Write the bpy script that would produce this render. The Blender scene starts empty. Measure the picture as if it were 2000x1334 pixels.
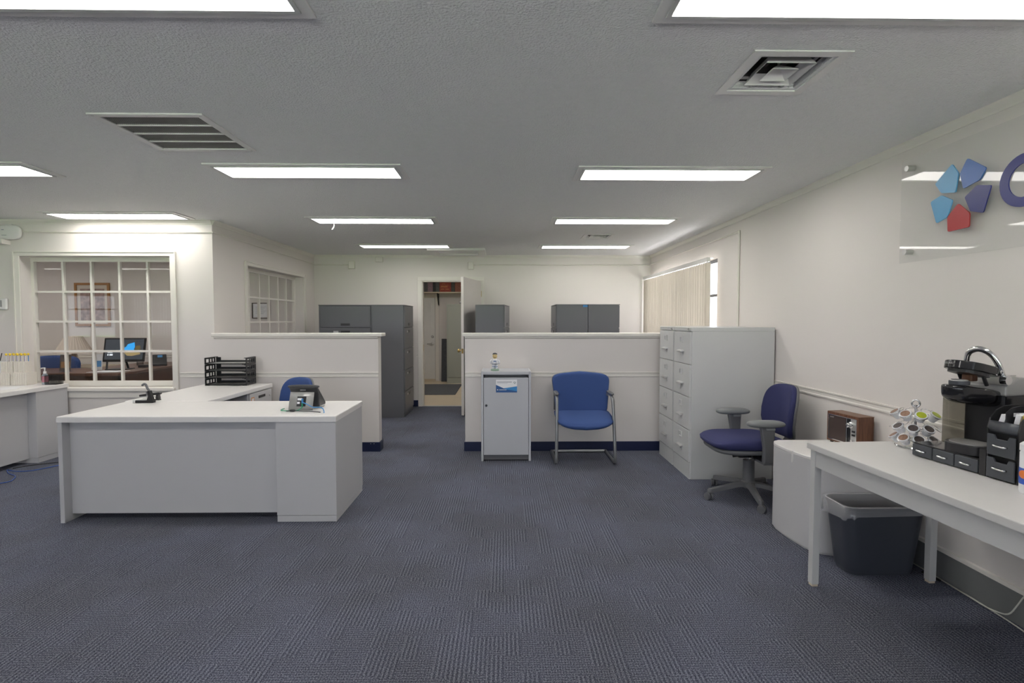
import bpy, bmesh, math, random
from mathutils import Vector, Matrix
random.seed(7)
R = math.radians
sc = bpy.context.scene
C = sc.collection

# ------------------------------------------------------------------ camera
F, CAMH, VX, VY = 1020.0, 1.40, 985.0, 625.0
YAW = math.atan((1000 - VX) / F)
PIT = math.atan((667 - VY) / math.hypot(F, 1000 - VX))
cam = bpy.data.cameras.new('camera'); camo = bpy.data.objects.new('camera', cam); C.objects.link(camo)
cam.sensor_width = 36; cam.lens = F * 36 / 2000; cam.clip_start = 0.05; cam.clip_end = 300
camo.location = (0, 0, CAMH); camo.rotation_euler = (math.pi / 2 - PIT, 0, -YAW)
sc.camera = camo
FW = Vector((math.sin(YAW) * math.cos(PIT), math.cos(YAW) * math.cos(PIT), -math.sin(PIT)))
RT = Vector((math.cos(YAW), -math.sin(YAW), 0)); UP = RT.cross(FW); CP = Vector((0, 0, CAMH))
def ray(x, y): return FW + RT * ((x - 1000) / F) - UP * ((y - 667) / F)
def pz(x, y, z=0.0):
    d = ray(x, y); return CP + d * ((z - CAMH) / d.z)
def py(x, y, Y):
    d = ray(x, y); return CP + d * (Y / d.y)
def px(x, y, X):
    d = ray(x, y); return CP + d * (X / d.x)

# ------------------------------------------------------------------ world and exposure
w = bpy.data.worlds.new('sky'); sc.world = w; w.use_nodes = True
bg = w.node_tree.nodes['Background']; bg.inputs[0].default_value = (0.86, 0.92, 1.0, 1); bg.inputs[1].default_value = 1.9
sun = bpy.data.lights.new('sun', 'SUN'); sun.energy = 29; sun.angle = R(3); sun.color = (1, .96, .90)
suno = bpy.data.objects.new('sun_offscreen', sun); C.objects.link(suno); suno.rotation_euler = Vector((.20, -.62, -.76)).to_track_quat('-Z', 'Y').to_euler()
sc.view_settings.view_transform = 'Standard'; sc.view_settings.look = 'None'
sc.view_settings.exposure = 1.34; sc.view_settings.gamma = 1.0; sc.view_settings.use_curve_mapping = False
LIGHT = 6.1          # glow of the ceiling lamp lenses
sc.cycles.diffuse_bounces = 8; sc.cycles.max_bounces = 16; sc.cycles.transparent_max_bounces = 24

# ------------------------------------------------------------------ materials
M = {}
def mat(name, col, rough=0.5, metal=0.0, var=0.0, vscale=8.0, bump=0.0, bscale=200.0, bdist=0.002, spec=0.5, coat=0.0, vary2=None):
    m = bpy.data.materials.new(name); m.use_nodes = True; nt = m.node_tree; b = nt.nodes['Principled BSDF']
    b.inputs['Base Color'].default_value = (*col, 1); b.inputs['Roughness'].default_value = rough
    b.inputs['Metallic'].default_value = metal; b.inputs['Specular IOR Level'].default_value = spec
    b.inputs['Coat Weight'].default_value = coat
    tc = nt.nodes.new('ShaderNodeTexCoord')
    if var > 0:
        n = nt.nodes.new('ShaderNodeTexNoise'); n.inputs['Scale'].default_value = vscale; n.inputs['Detail'].default_value = 4
        nt.links.new(tc.outputs['Object'], n.inputs['Vector'])
        mx = nt.nodes.new('ShaderNodeMix'); mx.data_type = 'RGBA'
        mx.inputs['A'].default_value = (*[c * (1 - var) for c in col], 1)
        mx.inputs['B'].default_value = (*[min(1, c * (1 + var)) for c in (vary2 or col)], 1)
        nt.links.new(n.outputs['Fac'], mx.inputs['Factor']); nt.links.new(mx.outputs['Result'], b.inputs['Base Color'])
    if bump > 0:
        n2 = nt.nodes.new('ShaderNodeTexNoise'); n2.inputs['Scale'].default_value = bscale; n2.inputs['Detail'].default_value = 3
        nt.links.new(tc.outputs['Object'], n2.inputs['Vector'])
        bp = nt.nodes.new('ShaderNodeBump'); bp.inputs['Strength'].default_value = bump; bp.inputs['Distance'].default_value = bdist
        nt.links.new(n2.outputs['Fac'], bp.inputs['Height']); nt.links.new(bp.outputs['Normal'], b.inputs['Normal'])
    M[name] = m; return m
def emit(name, col, s):
    m = bpy.data.materials.new(name); m.use_nodes = True; nt = m.node_tree; nt.nodes.clear()
    o = nt.nodes.new('ShaderNodeOutputMaterial'); e = nt.nodes.new('ShaderNodeEmission')
    e.inputs[0].default_value = (*col, 1); e.inputs[1].default_value = s; nt.links.new(e.outputs[0], o.inputs[0]); M[name] = m
def clear(name, tint=(1, 1, 1), ior=1.45, haze=0.0, hazecol=(.8, .8, .8), grough=0.02):
    m = bpy.data.materials.new(name); m.use_nodes = True; nt = m.node_tree; nt.nodes.clear()
    o = nt.nodes.new('ShaderNodeOutputMaterial'); t = nt.nodes.new('ShaderNodeBsdfTransparent'); g = nt.nodes.new('ShaderNodeBsdfGlossy')
    fr = nt.nodes.new('ShaderNodeFresnel'); fr.inputs[0].default_value = ior; mx = nt.nodes.new('ShaderNodeMixShader')
    t.inputs[0].default_value = (*tint, 1); g.inputs['Roughness'].default_value = grough
    last = t.outputs[0]
    if haze > 0:
        d = nt.nodes.new('ShaderNodeBsdfDiffuse'); d.inputs[0].default_value = (*hazecol, 1); m2 = nt.nodes.new('ShaderNodeMixShader')
        m2.inputs[0].default_value = haze; nt.links.new(t.outputs[0], m2.inputs[1]); nt.links.new(d.outputs[0], m2.inputs[2]); last = m2.outputs[0]
    ge = nt.nodes.new('ShaderNodeNewGeometry'); mb_ = nt.nodes.new('ShaderNodeMath'); mb_.operation = 'SUBTRACT'; mb_.inputs[0].default_value = 1; nt.links.new(ge.outputs['Backfacing'], mb_.inputs[1])
    ml = nt.nodes.new('ShaderNodeMath'); ml.operation = 'MULTIPLY'; nt.links.new(fr.outputs[0], ml.inputs[0]); nt.links.new(mb_.outputs[0], ml.inputs[1])
    nt.links.new(ml.outputs[0], mx.inputs[0]); nt.links.new(last, mx.inputs[1]); nt.links.new(g.outputs[0], mx.inputs[2])
    nt.links.new(mx.outputs[0], o.inputs[0]); M[name] = m

mat('wall', (.715, .675, .645), .6, var=.02, vscale=1.2, bump=.12, bscale=350, bdist=.0015)
mat('trim', (.74, .71, .66), .4, var=.02, vscale=3)
mat('ceiling', (.78, .78, .78), .85, var=.04, vscale=40, bump=.8, bscale=105, bdist=.010)
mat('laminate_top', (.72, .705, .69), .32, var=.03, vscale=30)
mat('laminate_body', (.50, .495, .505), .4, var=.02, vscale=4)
mat('file_grey', (.53, .535, .53), .35, var=.02, vscale=5)
mat('file_dark', (.135, .138, .15), .38, var=.03, vscale=5)
mat('navy_base', (.010, .016, .055), .35, var=.15, vscale=60)
mat('grey_base', (.17, .175, .175), .45, var=.06, vscale=12)
mat('chair_blue', (.030, .068, .215), .85, var=.10, vscale=300, bump=.3, bscale=900, bdist=.001)
mat('chair_navy', (.026, .030, .105), .85, var=.10, vscale=300, bump=.3, bscale=900, bdist=.001)
mat('tube_grey', (.26, .265, .27), .35, metal=.55, var=.03)
mat('phone_grey', (.045, .046, .05), .4, var=.05); mat('plastic_grey', (.125, .128, .135), .45, var=.03)
mat('pad_grey', (.19, .20, .205), .4, var=.04)
mat('black_plastic', (.018, .018, .02), .35, var=.1)
mat('black_gloss', (.012, .012, .014), .12, var=.1)
mat('mesh_black', (.014, .014, .015), .5, metal=.3, var=.1)
mat('chrome', (.72, .72, .72), .12, metal=1.0, var=.02)
mat('brushed', (.62, .62, .61), .42, metal=.9, var=.03)
mat('brass', (.50, .36, .14), .3, metal=1.0, var=.05)
mat('white_plastic', (.72, .71, .70), .4, var=.02)
mat('paper', (.80, .80, .82), .7, var=.02)
mat('shred_grey', (.46, .47, .50), .42, var=.02)
mat('table_top', (.60, .59, .575), .4, var=.02, vscale=20)
mat('table_body', (.53, .53, .525), .4, var=.02)
mat('vinyl', (.62, .52, .38), .35, var=.10, vscale=3)
mat('mat_grey', (.085, .09, .10), .9, var=.3, vscale=25, bump=.5, bscale=300)
mat('door_white', (.70, .70, .68), .4, var=.02)
mat('door_leaf', (.66, .63, .60), .4, var=.02)
mat('locker', (.36, .38, .33), .4, var=.05, vscale=3)
mat('shelf_wood', (.60, .52, .40), .5, var=.05)
mat('trash', (.055, .060, .075), .4, var=.06, vscale=6)
mat('blind', (.50, .455, .385), .6, var=.03)
mat('frame_dark', (.06, .065, .075), .4, var=.05)
mat('grass', (.12, .30, .06), .9, var=.3, vscale=2)
mat('asphalt', (.55, .55, .57), .9, var=.1, vscale=2)
mat('cable_blue', (.03, .09, .35), .4, var=.05)
mat('cable_lblue', (.05, .25, .55), .4, var=.05)
mat('cable_green', (.03, .30, .16), .4, var=.05)
mat('cable_white', (.62, .62, .55), .4, var=.05)
mat('logo_light', (.10, .36, .62), .35, var=.04); mat('logo_blue', (.05, .15, .45), .35, var=.04)
mat('logo_navy', (.022, .03, .18), .35, var=.04); mat('logo_red', (.42, .025, .03), .35, var=.04)
mat('gold_frame', (.36, .17, .05), .4, var=.15, vscale=20)
mat('dark_frame', (.06, .04, .035), .4, var=.1)
mat('mat_board', (.66, .60, .52), .7, var=.03)
mat('shade', (.66, .58, .50), .8, var=.03)
mat('orange_tag', (.65, .30, .10), .6, var=.05)
mat('pencil_yellow', (.80, .58, .05), .5, var=.1)
mat('sticker_blue', (.02, .09, .27), .4, var=.05); mat('sticker_light', (.04, .24, .55), .4, var=.05)
mat('ink_grey', (.30, .31, .36), .6, var=.05); mat('ink_green', (.02, .12, .10), .6, var=.05)
mat('foil_brown', (.13, .055, .03), .4, var=.35, vscale=90, vary2=(.30, .18, .12)); mat('foil_green', (.36, .42, .02), .35, var=.2, vscale=60)
mat('foil_dark', (.015, .012, .012), .4, var=.4, vscale=90, vary2=(.09, .07, .065)); mat('pod_cup', (.66, .67, .70), .4, var=.02)
mat('silver_plastic', (.34, .34, .33), .35, metal=.3, var=.03)
mat('skin', (.72, .55, .25), .4, var=.05); mat('jersey', (.74, .75, .78), .5, var=.05); mat('moss', (.20, .30, .22), .5, var=.1)
mat('soap', (.55, .60, .66), .15, var=.05); mat('label_red', (.42, .16, .20), .5, var=.3, vscale=80)
mat('sheet_metal', (.20, .195, .19), .4, metal=.8, var=.2, vscale=20)
mat('wipes_white', (.74, .75, .76), .4, var=.02); mat('wipes_blue', (.03, .10, .48), .4, var=.2, vscale=40)
mat('wipes_orange', (.70, .18, .03), .4, var=.1)
mat('honeycomb', (.70, .66, .60), .6, var=.08, vscale=90, bump=.8, bscale=120, bdist=.004)
mat('flower_blue', (.03, .06, .25), .7, var=.3)
mat('outlet', (.60, .57, .50), .4, var=.02)
mat('desk_wood', (.13, .055, .03), .3, var=.25, vscale=8)
mat('led', (.55, .75, .05), .4, var=.02)
clear('glass'); clear('acrylic', (.985, .99, .99), 1.46, .03, (.70, .68, .66)); clear('bag', (.86, .87, .9), 1.5, .24, (.85, .85, .87), .12)
clear('reservoir', (.55, .54, .50), 1.4, .12, (.5, .46, .38), .05); clear('bottle_clear', (.85, .9, .95), 1.45, .25, (.6, .7, .8), .05)
emit('lens', (1.0, .965, .915), LIGHT)

def wood(name, c1, c2, scale=(30, 30, 2)):
    m = mat(name, c1, .35); nt = m.node_tree; b = nt.nodes['Principled BSDF']; tc = nt.nodes.new('ShaderNodeTexCoord')
    mp = nt.nodes.new('ShaderNodeMapping'); mp.inputs['Scale'].default_value = scale; n = nt.nodes.new('ShaderNodeTexNoise')
    n.inputs['Scale'].default_value = 3; n.inputs['Detail'].default_value = 6; r = nt.nodes.new('ShaderNodeValToRGB')
    r.color_ramp.elements[0].position = .35; r.color_ramp.elements[0].color = (*c1, 1); r.color_ramp.elements[1].position = .65; r.color_ramp.elements[1].color = (*c2, 1)
    nt.links.new(tc.outputs['Object'], mp.inputs[0]); nt.links.new(mp.outputs[0], n.inputs['Vector']); nt.links.new(n.outputs['Fac'], r.inputs[0]); nt.links.new(r.outputs[0], b.inputs['Base Color'])
wood('walnut', (.09, .035, .018), (.17, .075, .04), (40, 40, 3)); wood('walnut_top', (.12, .06, .035), (.20, .10, .06), (40, 3, 40))

def carpet():
    m = mat('carpet', (.1, .1, .12), .95, spec=.1); nt = m.node_tree; N = nt.nodes; L = nt.links; b = N['Principled BSDF']
    def math_(op, a, bb=None, c=None):
        n = N.new('ShaderNodeMath'); n.operation = op
        for i, v in enumerate((a, bb, c)):
            if v is None: continue
            if isinstance(v, (int, float)): n.inputs[i].default_value = v
            else: L.new(v, n.inputs[i])
        return n.outputs[0]
    tc = N.new('ShaderNodeTexCoord'); sp = N.new('ShaderNodeSeparateXYZ'); nd = N.new('ShaderNodeTexNoise'); nd.inputs['Scale'].default_value = 45; nd.inputs['Detail'].default_value = 2; L.new(tc.outputs['Object'], nd.inputs['Vector'])
    vm = N.new('ShaderNodeVectorMath'); vm.operation = 'MULTIPLY_ADD'; vm.inputs[1].default_value = (.0055, .0055, 0); L.new(nd.outputs['Color'], vm.inputs[0]); L.new(tc.outputs['Object'], vm.inputs[2])
    L.new(vm.outputs[0], sp.inputs[0]); X, Y = sp.outputs[0], sp.outputs[1]
    def cell(sx, sy, seed):
        cx = math_('FLOOR', math_('DIVIDE', X, sx)); wn = N.new('ShaderNodeTexWhiteNoise'); wn.noise_dimensions = '1D'
        L.new(math_('ADD', cx, seed), wn.inputs['W'])
        cy = math_('FLOOR', math_('ADD', math_('DIVIDE', Y, sy), wn.outputs['Value']))
        w2 = N.new('ShaderNodeTexWhiteNoise'); w2.noise_dimensions = '3D'; cb = N.new('ShaderNodeCombineXYZ')
        L.new(cx, cb.inputs[0]); L.new(cy, cb.inputs[1]); cb.inputs[2].default_value = seed; L.new(cb.outputs[0], w2.inputs[0]); return w2.outputs['Value']
    c1, c2 = cell(.072, .16, 3.1), cell(.144, .095, 9.7)
    sel = math_('GREATER_THAN', math_('ADD', c1, math_('MULTIPLY', c2, .6)), .86)
    tw = 2 * math.pi
    sx = math_('SINE', math_('MULTIPLY', X, tw / .0180)); sy = math_('SINE', math_('MULTIPLY', Y, tw / .0150))
    lx = math_('SINE', math_('MULTIPLY', X, tw / .0115)); ly = math_('SINE', math_('MULTIPLY', Y, tw / .0100))
    ridx = math_('ADD', math_('MULTIPLY', sx, .95), math_('MULTIPLY', ly, .40)); ridy = math_('ADD', math_('MULTIPLY', sy, .55), math_('MULTIPLY', lx, .40))
    h = N.new('ShaderNodeMix'); h.data_type = 'FLOAT'; L.new(sel, h.inputs['Factor']); L.new(ridy, h.inputs['A']); L.new(ridx, h.inputs['B'])
    hh = h.outputs['Result']
    n1 = N.new('ShaderNodeTexNoise'); n1.inputs['Scale'].default_value = 190; n1.inputs['Detail'].default_value = 2; L.new(tc.outputs['Object'], n1.inputs['Vector'])
    n2 = N.new('ShaderNodeTexNoise'); n2.inputs['Scale'].default_value = 1.6; n2.inputs['Detail'].default_value = 5; L.new(tc.outputs['Object'], n2.inputs['Vector'])
    f = math_('ADD', math_('MULTIPLY', hh, .20), math_('MULTIPLY_ADD', n1.outputs['Fac'], 2.3, -.66))
    r = N.new('ShaderNodeValToRGB'); e = r.color_ramp.elements
    e[0].position = 0; e[0].color = (.027, .029, .043, 1); e[1].position = 1; e[1].color = (.27, .285, .33, 1)
    e2 = r.color_ramp.elements.new(.5); e2.color = (.105, .113, .155, 1); L.new(f, r.inputs[0])
    mx = N.new('ShaderNodeMix'); mx.data_type = 'RGBA'; mx.blend_type = 'MULTIPLY'; mx.inputs['Factor'].default_value = 1
    r2 = N.new('ShaderNodeValToRGB'); r2.color_ramp.elements[0].position = .38; r2.color_ramp.elements[0].color = (.86, .845, .80, 1); r2.color_ramp.elements[1].position = .60; r2.color_ramp.elements[1].color = (1, 1, 1, 1)
    L.new(n2.outputs['Fac'], r2.inputs[0]); L.new(r.outputs[0], mx.inputs['A']); L.new(r2.outputs[0], mx.inputs['B']); L.new(mx.outputs['Result'], b.inputs['Base Color'])
    bp = N.new('ShaderNodeBump'); bp.inputs['Strength'].default_value = .7; bp.inputs['Distance'].default_value = .004; L.new(f, bp.inputs['Height']); L.new(bp.outputs['Normal'], b.inputs['Normal'])
carpet()

# ------------------------------------------------------------------ mesh helpers
class B:
    def __init__(s): s.v = []; s.f = []
    def add(s, vs, fs):
        n = len(s.v); s.v += [tuple(v) for v in vs]; s.f += [tuple(i + n for i in f) for f in fs]; return s
    def box(s, x0, x1, y0, y1, z0, z1):
        v = [(x, y, z) for x in (x0, x1) for y in (y0, y1) for z in (z0, z1)]
        return s.add(v, [(0, 1, 3, 2), (4, 6, 7, 5), (0, 4, 5, 1), (2, 3, 7, 6), (0, 2, 6, 4), (1, 5, 7, 3)])
    def prism(s, pts, a, b, axis='z'):
        def mp(p, t):
            return {'z': (p[0], p[1], t), 'y': (p[0], t, p[1]), 'x': (t, p[0], p[1])}[axis]
        n = len(pts); v = [mp(p, a) for p in pts] + [mp(p, b) for p in pts]
        return s.add(v, [tuple(range(n))[::-1], tuple(range(n, 2 * n))] + [(i, (i + 1) % n, n + (i + 1) % n, n + i) for i in range(n)])
    def cyl(s, p0, p1, r0, r1=None, n=16):
        return s.tube([p0, p1], r0, n, radii=[r0, r0 if r1 is None else r1])
    def tube(s, pts, r, n=8, radii=None, closed=False, flat=1.0):
        pts = [Vector(p) for p in pts]; k = len(pts); vs = []; ref = None
        for i, p in enumerate(pts):
            if closed: t = pts[(i + 1) % k] - pts[i - 1]
            else: t = pts[min(i + 1, k - 1)] - pts[max(i - 1, 0)]
            t = t.normalized() if t.length > 1e-9 else Vector((0, 0, 1))
            if ref is None: ref = Vector((0, 0, 1)) if abs(t.z) < .9 else Vector((1, 0, 0))
            u = (ref - t * ref.dot(t))
            if u.length < 1e-6: u = t.orthogonal()
            u.normalize(); ref = u; q = t.cross(u); rr = radii[i] if radii else r
            vs += [p + u * math.cos(2 * math.pi * j / n) * rr * flat + q * math.sin(2 * math.pi * j / n) * rr for j in range(n)]
        fs = [(i * n + j, i * n + (j + 1) % n, ((i + 1) % k) * n + (j + 1) % n, ((i + 1) % k) * n + j) for i in range(k if closed else k - 1) for j in range(n)]
        if not closed: fs += [tuple(range(n))[::-1], tuple((k - 1) * n + j for j in range(n))]
        return s.add(vs, fs)
    def lathe(s, prof, c=(0, 0, 0), n=24, mtx=None):
        vs = []; k = len(prof)
        for r, z in prof: vs += [Vector((r * math.cos(2 * math.pi * j / n), r * math.sin(2 * math.pi * j / n), z)) for j in range(n)]
        if mtx is not None: vs = [mtx @ v for v in vs]
        vs = [v + Vector(c) for v in vs]
        fs = [(i * n + j, i * n + (j + 1) % n, (i + 1) * n + (j + 1) % n, (i + 1) * n + j) for i in range(k - 1) for j in range(n)]
        return s.add(vs, fs + [tuple(range(n))[::-1], tuple((k - 1) * n + j for j in range(n))])
    def blob(s, c, r, e1=.5, e2=.5, nu=28, nv=14, fn=None):
        sg = lambda v, e: math.copysign(abs(v) ** e, v); vs = []
        for i in range(nv + 1):
            a = -math.pi / 2 + math.pi * i / nv
            for j in range(nu):
                t = 2 * math.pi * j / nu
                p = Vector((sg(math.cos(a), e1) * sg(math.cos(t), e2) * r[0], sg(math.cos(a), e1) * sg(math.sin(t), e2) * r[1], sg(math.sin(a), e1) * r[2]))
                if fn: p = Vector(fn(p))
                vs.append(p + Vector(c))
        return s.add(vs, [(i * nu + j, i * nu + (j + 1) % nu, (i + 1) * nu + (j + 1) % nu, (i + 1) * nu + j) for i in range(nv) for j in range(nu)])
    def slab(s, U, V, w0, w1, holes, mp):
        us = sorted({U[0], U[1], *[h[0] for h in holes], *[h[1] for h in holes]}); vs_ = sorted({V[0], V[1], *[h[2] for h in holes], *[h[3] for h in holes]})
        us = [u for u in us if U[0] <= u <= U[1]]; vs_ = [v for v in vs_ if V[0] <= v <= V[1]]
        nu, nv = len(us) - 1, len(vs_) - 1
        solid = lambda i, j: 0 <= i < nu and 0 <= j < nv and not any(h[0] < (us[i] + us[i + 1]) / 2 < h[1] and h[2] < (vs_[j] + vs_[j + 1]) / 2 < h[3] for h in holes)
        for i in range(nu):
            for j in range(nv):
                if not solid(i, j): continue
                a, b, c, d = us[i], us[i + 1], vs_[j], vs_[j + 1]
                q = [mp(a, c, w0), mp(b, c, w0), mp(b, d, w0), mp(a, d, w0), mp(a, c, w1), mp(b, c, w1), mp(b, d, w1), mp(a, d, w1)]
                f = [(0, 1, 2, 3), (4, 7, 6, 5)]
                if not solid(i - 1, j): f.append((0, 3, 7, 4))
                if not solid(i + 1, j): f.append((1, 5, 6, 2))
                if not solid(i, j - 1): f.append((0, 4, 5, 1))
                if not solid(i, j + 1): f.append((3, 2, 6, 7))
                s.add(q, f)
        return s
    def xf(s, mtx):
        s.v = [tuple(mtx @ Vector(v)) for v in s.v]; return s
    def mesh(s, name, material, smooth=False):
        me = bpy.data.meshes.new(name); me.from_pydata(s.v, [], s.f)
        bm = bmesh.new(); bm.from_mesh(me); bmesh.ops.remove_doubles(bm, verts=bm.verts, dist=1e-6); bmesh.ops.recalc_face_normals(bm, faces=bm.faces); bm.to_mesh(me); bm.free()
        for m in (material if isinstance(material, (list, tuple)) else [material]): me.materials.append(M[m])
        if smooth:
            me.polygons.foreach_set('use_smooth', [True] * len(me.polygons))
            if smooth is not True: me.set_sharp_from_angle(angle=R(smooth))
        return me
    def obj(s, name, material, parent=None, bevel=0.0, smooth=False, seg=2):
        o = bpy.data.objects.new(name, s.mesh(name, material, smooth)); C.objects.link(o)
        if parent is not None: o.parent = parent
        if bevel > 0:
            bv = o.modifiers.new('bevel', 'BEVEL'); bv.width = bevel; bv.segments = seg; bv.limit_method = 'ANGLE'; bv.angle_limit = R(40)
        return o
def tag(o, label=None, cat=None, group=None, kind=None):
    if label: o['label'] = label
    if cat: o['category'] = cat
    if group: o['group'] = group
    if kind: o['kind'] = kind
    return o
def thing(name, label, cat, loc=(0, 0, 0), rz=0, group=None, kind=None):
    o = bpy.data.objects.new(name, None); C.objects.link(o); o.location = loc; o.rotation_euler = (0, 0, rz); o.empty_display_size = .1
    return tag(o, label, cat, group, kind)
def dup(root, loc, rz=None, label=None):
    r = root.copy(); C.objects.link(r); r.location = loc
    if rz is not None: r.rotation_euler = (0, 0, rz)
    if label: r['label'] = label
    for ch in list(root.children):
        c = ch.copy(); C.objects.link(c); c.parent = r
        for g in list(ch.children):
            d = g.copy(); C.objects.link(d); d.parent = c
    return r
def bx(name, m, x0, x1, y0, y1, z0, z1, parent=None, bevel=0.0):
    return B().box(x0, x1, y0, y1, z0, z1).obj(name, m, parent, bevel)
def struct(o, label, cat): return tag(o, label, cat, kind='structure')
def arc(c, r, a0, a1, n, plane='xy'):
    out = []
    for i in range(n + 1):
        a = R(a0 + (a1 - a0) * i / n); u, v = c[0] + r * math.cos(a), c[1] + r * math.sin(a); out.append((u, v))
    return out
def rrect(x0, x1, y0, y1, r, n=5):
    return arc((x1 - r, y1 - r), r, 0, 90, n) + arc((x0 + r, y1 - r), r, 90, 180, n) + arc((x0 + r, y0 + r), r, 180, 270, n) + arc((x1 - r, y0 + r), r, 270, 360, n)
def fillet(pts, r, n=5, closed=False):
    pts = [Vector(p) for p in pts]; out = [] if closed else [pts[0]]
    rng = range(len(pts)) if closed else range(1, len(pts) - 1)
    for i in rng:
        a, b, c = pts[i - 1], pts[i], pts[(i + 1) % len(pts)]; rr = min(r, (a - b).length * .45, (c - b).length * .45)
        p, q = b + (a - b).normalized() * rr, b + (c - b).normalized() * rr
        out += [p.lerp(b, t).lerp(b.lerp(q, t), t) for t in [k / n for k in range(n + 1)]]
    return out if closed else out + [pts[-1]]
def text(name, body, size, m, parent, loc, rot, align='LEFT'):
    cu = bpy.data.curves.new(name, 'FONT'); cu.body = body; cu.size = size; cu.extrude = .0003; cu.align_x = align; cu.resolution_u = 2
    tmp = bpy.data.objects.new(name, cu); C.objects.link(tmp); dg = bpy.context.evaluated_depsgraph_get()
    me = bpy.data.meshes.new_from_object(tmp.evaluated_get(dg)); bpy.data.objects.remove(tmp); me.materials.clear(); me.materials.append(M[m])
    o = bpy.data.objects.new(name, me); C.objects.link(o); o.parent = parent; o.location = loc; o.rotation_euler = rot; return o

# ------------------------------------------------------------------ room shell
ZC, XR, YB, YP = 2.44, 2.37, 8.45, 5.54       # ceiling, right wall, back wall, partition plane
XL, YF, XS = -12.5, -3.2, -3.05               # far left wall, front wall, office side wall
WX = lambda x: (lambda u, v, w: (w, u, v)); 
mY = lambda u, v, w: (u, w, v)                # slab in the xz plane, thickness along y
mX = lambda u, v, w: (w, u, v)                # slab in the yz plane, thickness along x
mZ = lambda u, v, w: (u, v, w)
struct(bx('floor', 'carpet', XL, XR + .12, YF - .12, YB + .0, -.05, 0), 'blue grey patterned loop carpet across the office floor', 'floor')
struct(bx('floor_back', 'vinyl', -2.7, .7, YB, 12.12, -.05, 0), 'tan vinyl floor of the back room beyond the open door', 'floor')
DIF = [(1.16, 2.235, .39), (1.16, 6.53, .37)]
RET = (-1.81, 2.985, .58)
holes = [(c[0] - c[2] * .36, c[0] + c[2] * .36, c[1] - c[2] * .36, c[1] + c[2] * .36) for c in DIF] + [(RET[0] - .25, RET[0] + .25, RET[1] - .25, RET[1] + .25)]
struct(B().slab((XL, XR + .12), (YF - .12, 12.12), ZC, ZC + .04, holes, mZ).obj('ceiling', 'ceiling'), 'grey textured ceiling with recessed lamp panels', 'ceiling')
struct(B().slab((YF, 12.12), (0, ZC), XR, XR + .12, [(5.80, 8.32, .85, 2.085)], mX).obj('wall_right', 'wall'), 'off white side wall with sign, chair rail and blinds', 'wall')
struct(B().slab((-8.6, XR), (0, ZC), YB, YB + .12, [(-1.335, -.375, -1, 2.035)], mY).obj('wall_back', 'wall'), 'cream end wall around the open door', 'wall')
LW = (-5.04, -3.49, .66, 2.065)
struct(B().slab((XL, XS), (0, ZC), YP, YP + .17, [LW], mY).obj('wall_left', 'wall'), 'warm white wall around the large paned interior window', 'wall')
SW = (6.26, 7.99, .66, 2.045)
struct(B().slab((YP + .17, YB), (0, ZC), XS - .16, XS, [SW], mX).obj('wall_office_side', 'wall'), 'cream wall of the glazed office beside the grey cabinets', 'wall')
struct(bx('wall_office_far', 'wall', -8.72, -8.6, YP + .17, YB + .12, 0, ZC), 'far wall inside the glazed office', 'wall')
struct(bx('wall_far_left', 'wall', XL - .12, XL, YF - .12, YP + .17, 0, ZC), 'wall at the far end of the open office', 'wall')
FWN = [(-12.1, -10.7, .9, 2.1), (-10.35, -8.9, .9, 2.1), (-5.2, -1.8, .9, 2.1), (-1.4, 2.1, .9, 2.1)]
struct(B().slab((XL, XR + .12), (0, ZC), YF - .12, YF, FWN, mY).obj('wall_front', 'wall'), 'front wall with daylight windows', 'wall')
struct(bx('wall_room_end', 'wall', -2.7, .7, 12.0, 12.12, 0, ZC), 'white end wall of the back room', 'wall')
struct(bx('wall_room_left', 'wall', -2.82, -2.7, YB + .12, 12.12, 0, ZC), 'left wall of the back room', 'wall')
struct(bx('wall_room_right', 'wall', .58, .7, YB + .12, 12.0, 0, ZC), 'right wall of the back room', 'wall')
# ground outside
tag(bx('lawn', 'grass', -40, 40, -40, YF - 13, -.30, -.12), 'green lawn outside the front windows', 'lawn', kind='structure')
tag(bx('pavement', 'asphalt', -40, 40, YF - 13, YF - .12, -.30, -.10), 'pale pavement outside the front windows', 'pavement', kind='structure')
tag(bx('ground', 'asphalt', XR + .12, 40, YF - .12, 40, -.30, -.12), 'pale pavement outside the blinds window', 'pavement', kind='structure')

# half walls
def rail_profile(z, d=.012):
    return [(0, z), (0, z + .05), (d, z + .05), (d, z + .041), (d * .55, z + .034), (d * .5, z + .016), (d * .8, z + .010), (d * .8, z)]
def half_wall(name, x0, x1, capx0, capx1, ends, label):
    t = thing(name, label, 'partition', ((x0 + x1) / 2, YP, 0), kind='structure'); o = (x0 + x1) / 2
    bx('panel', 'wall', x0 - o, x1 - o, 0, .12, 0, 1.226, t)
    bx('cap', 'trim', capx0 - o, capx1 - o, -.035, .155, 1.226, 1.262, t, .006)
    B().prism([(0, 1.226), (-.022, 1.226), (-.020, 1.214), (-.008, 1.203), (0, 1.200)], x0 - o, x1 - o, 'x').obj('cap_moulding', 'trim', t)
    B().prism([(-a, b) for a, b in rail_profile(.797)], x0 - o, x1 - o, 'x').obj('chair_rail', 'trim', t)
    bx('baseboard', 'navy_base', x0 - o - (.012 if 'l' in ends else 0), x1 - o + (.012 if 'r' in ends else 0), -.012, .132, 0, .100, t, .002)
    return t
hw1 = half_wall('wall_partition_left', XS, -1.334, XS - .02, -1.290, 'r', 'white half wall partition behind the reception desk with wooden cap')
half_wall('wall_partition_right', -.418, XR, -.446, XR, 'l', 'white half wall partition behind the blue guest chair and shredding console')
for k in (-1.42, -1.385): B().cyl((k + 2.19, -.014, .085), (k + 2.19, -.011, .085), .004, n=8).obj('screw', 'brushed', hw1)

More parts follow.
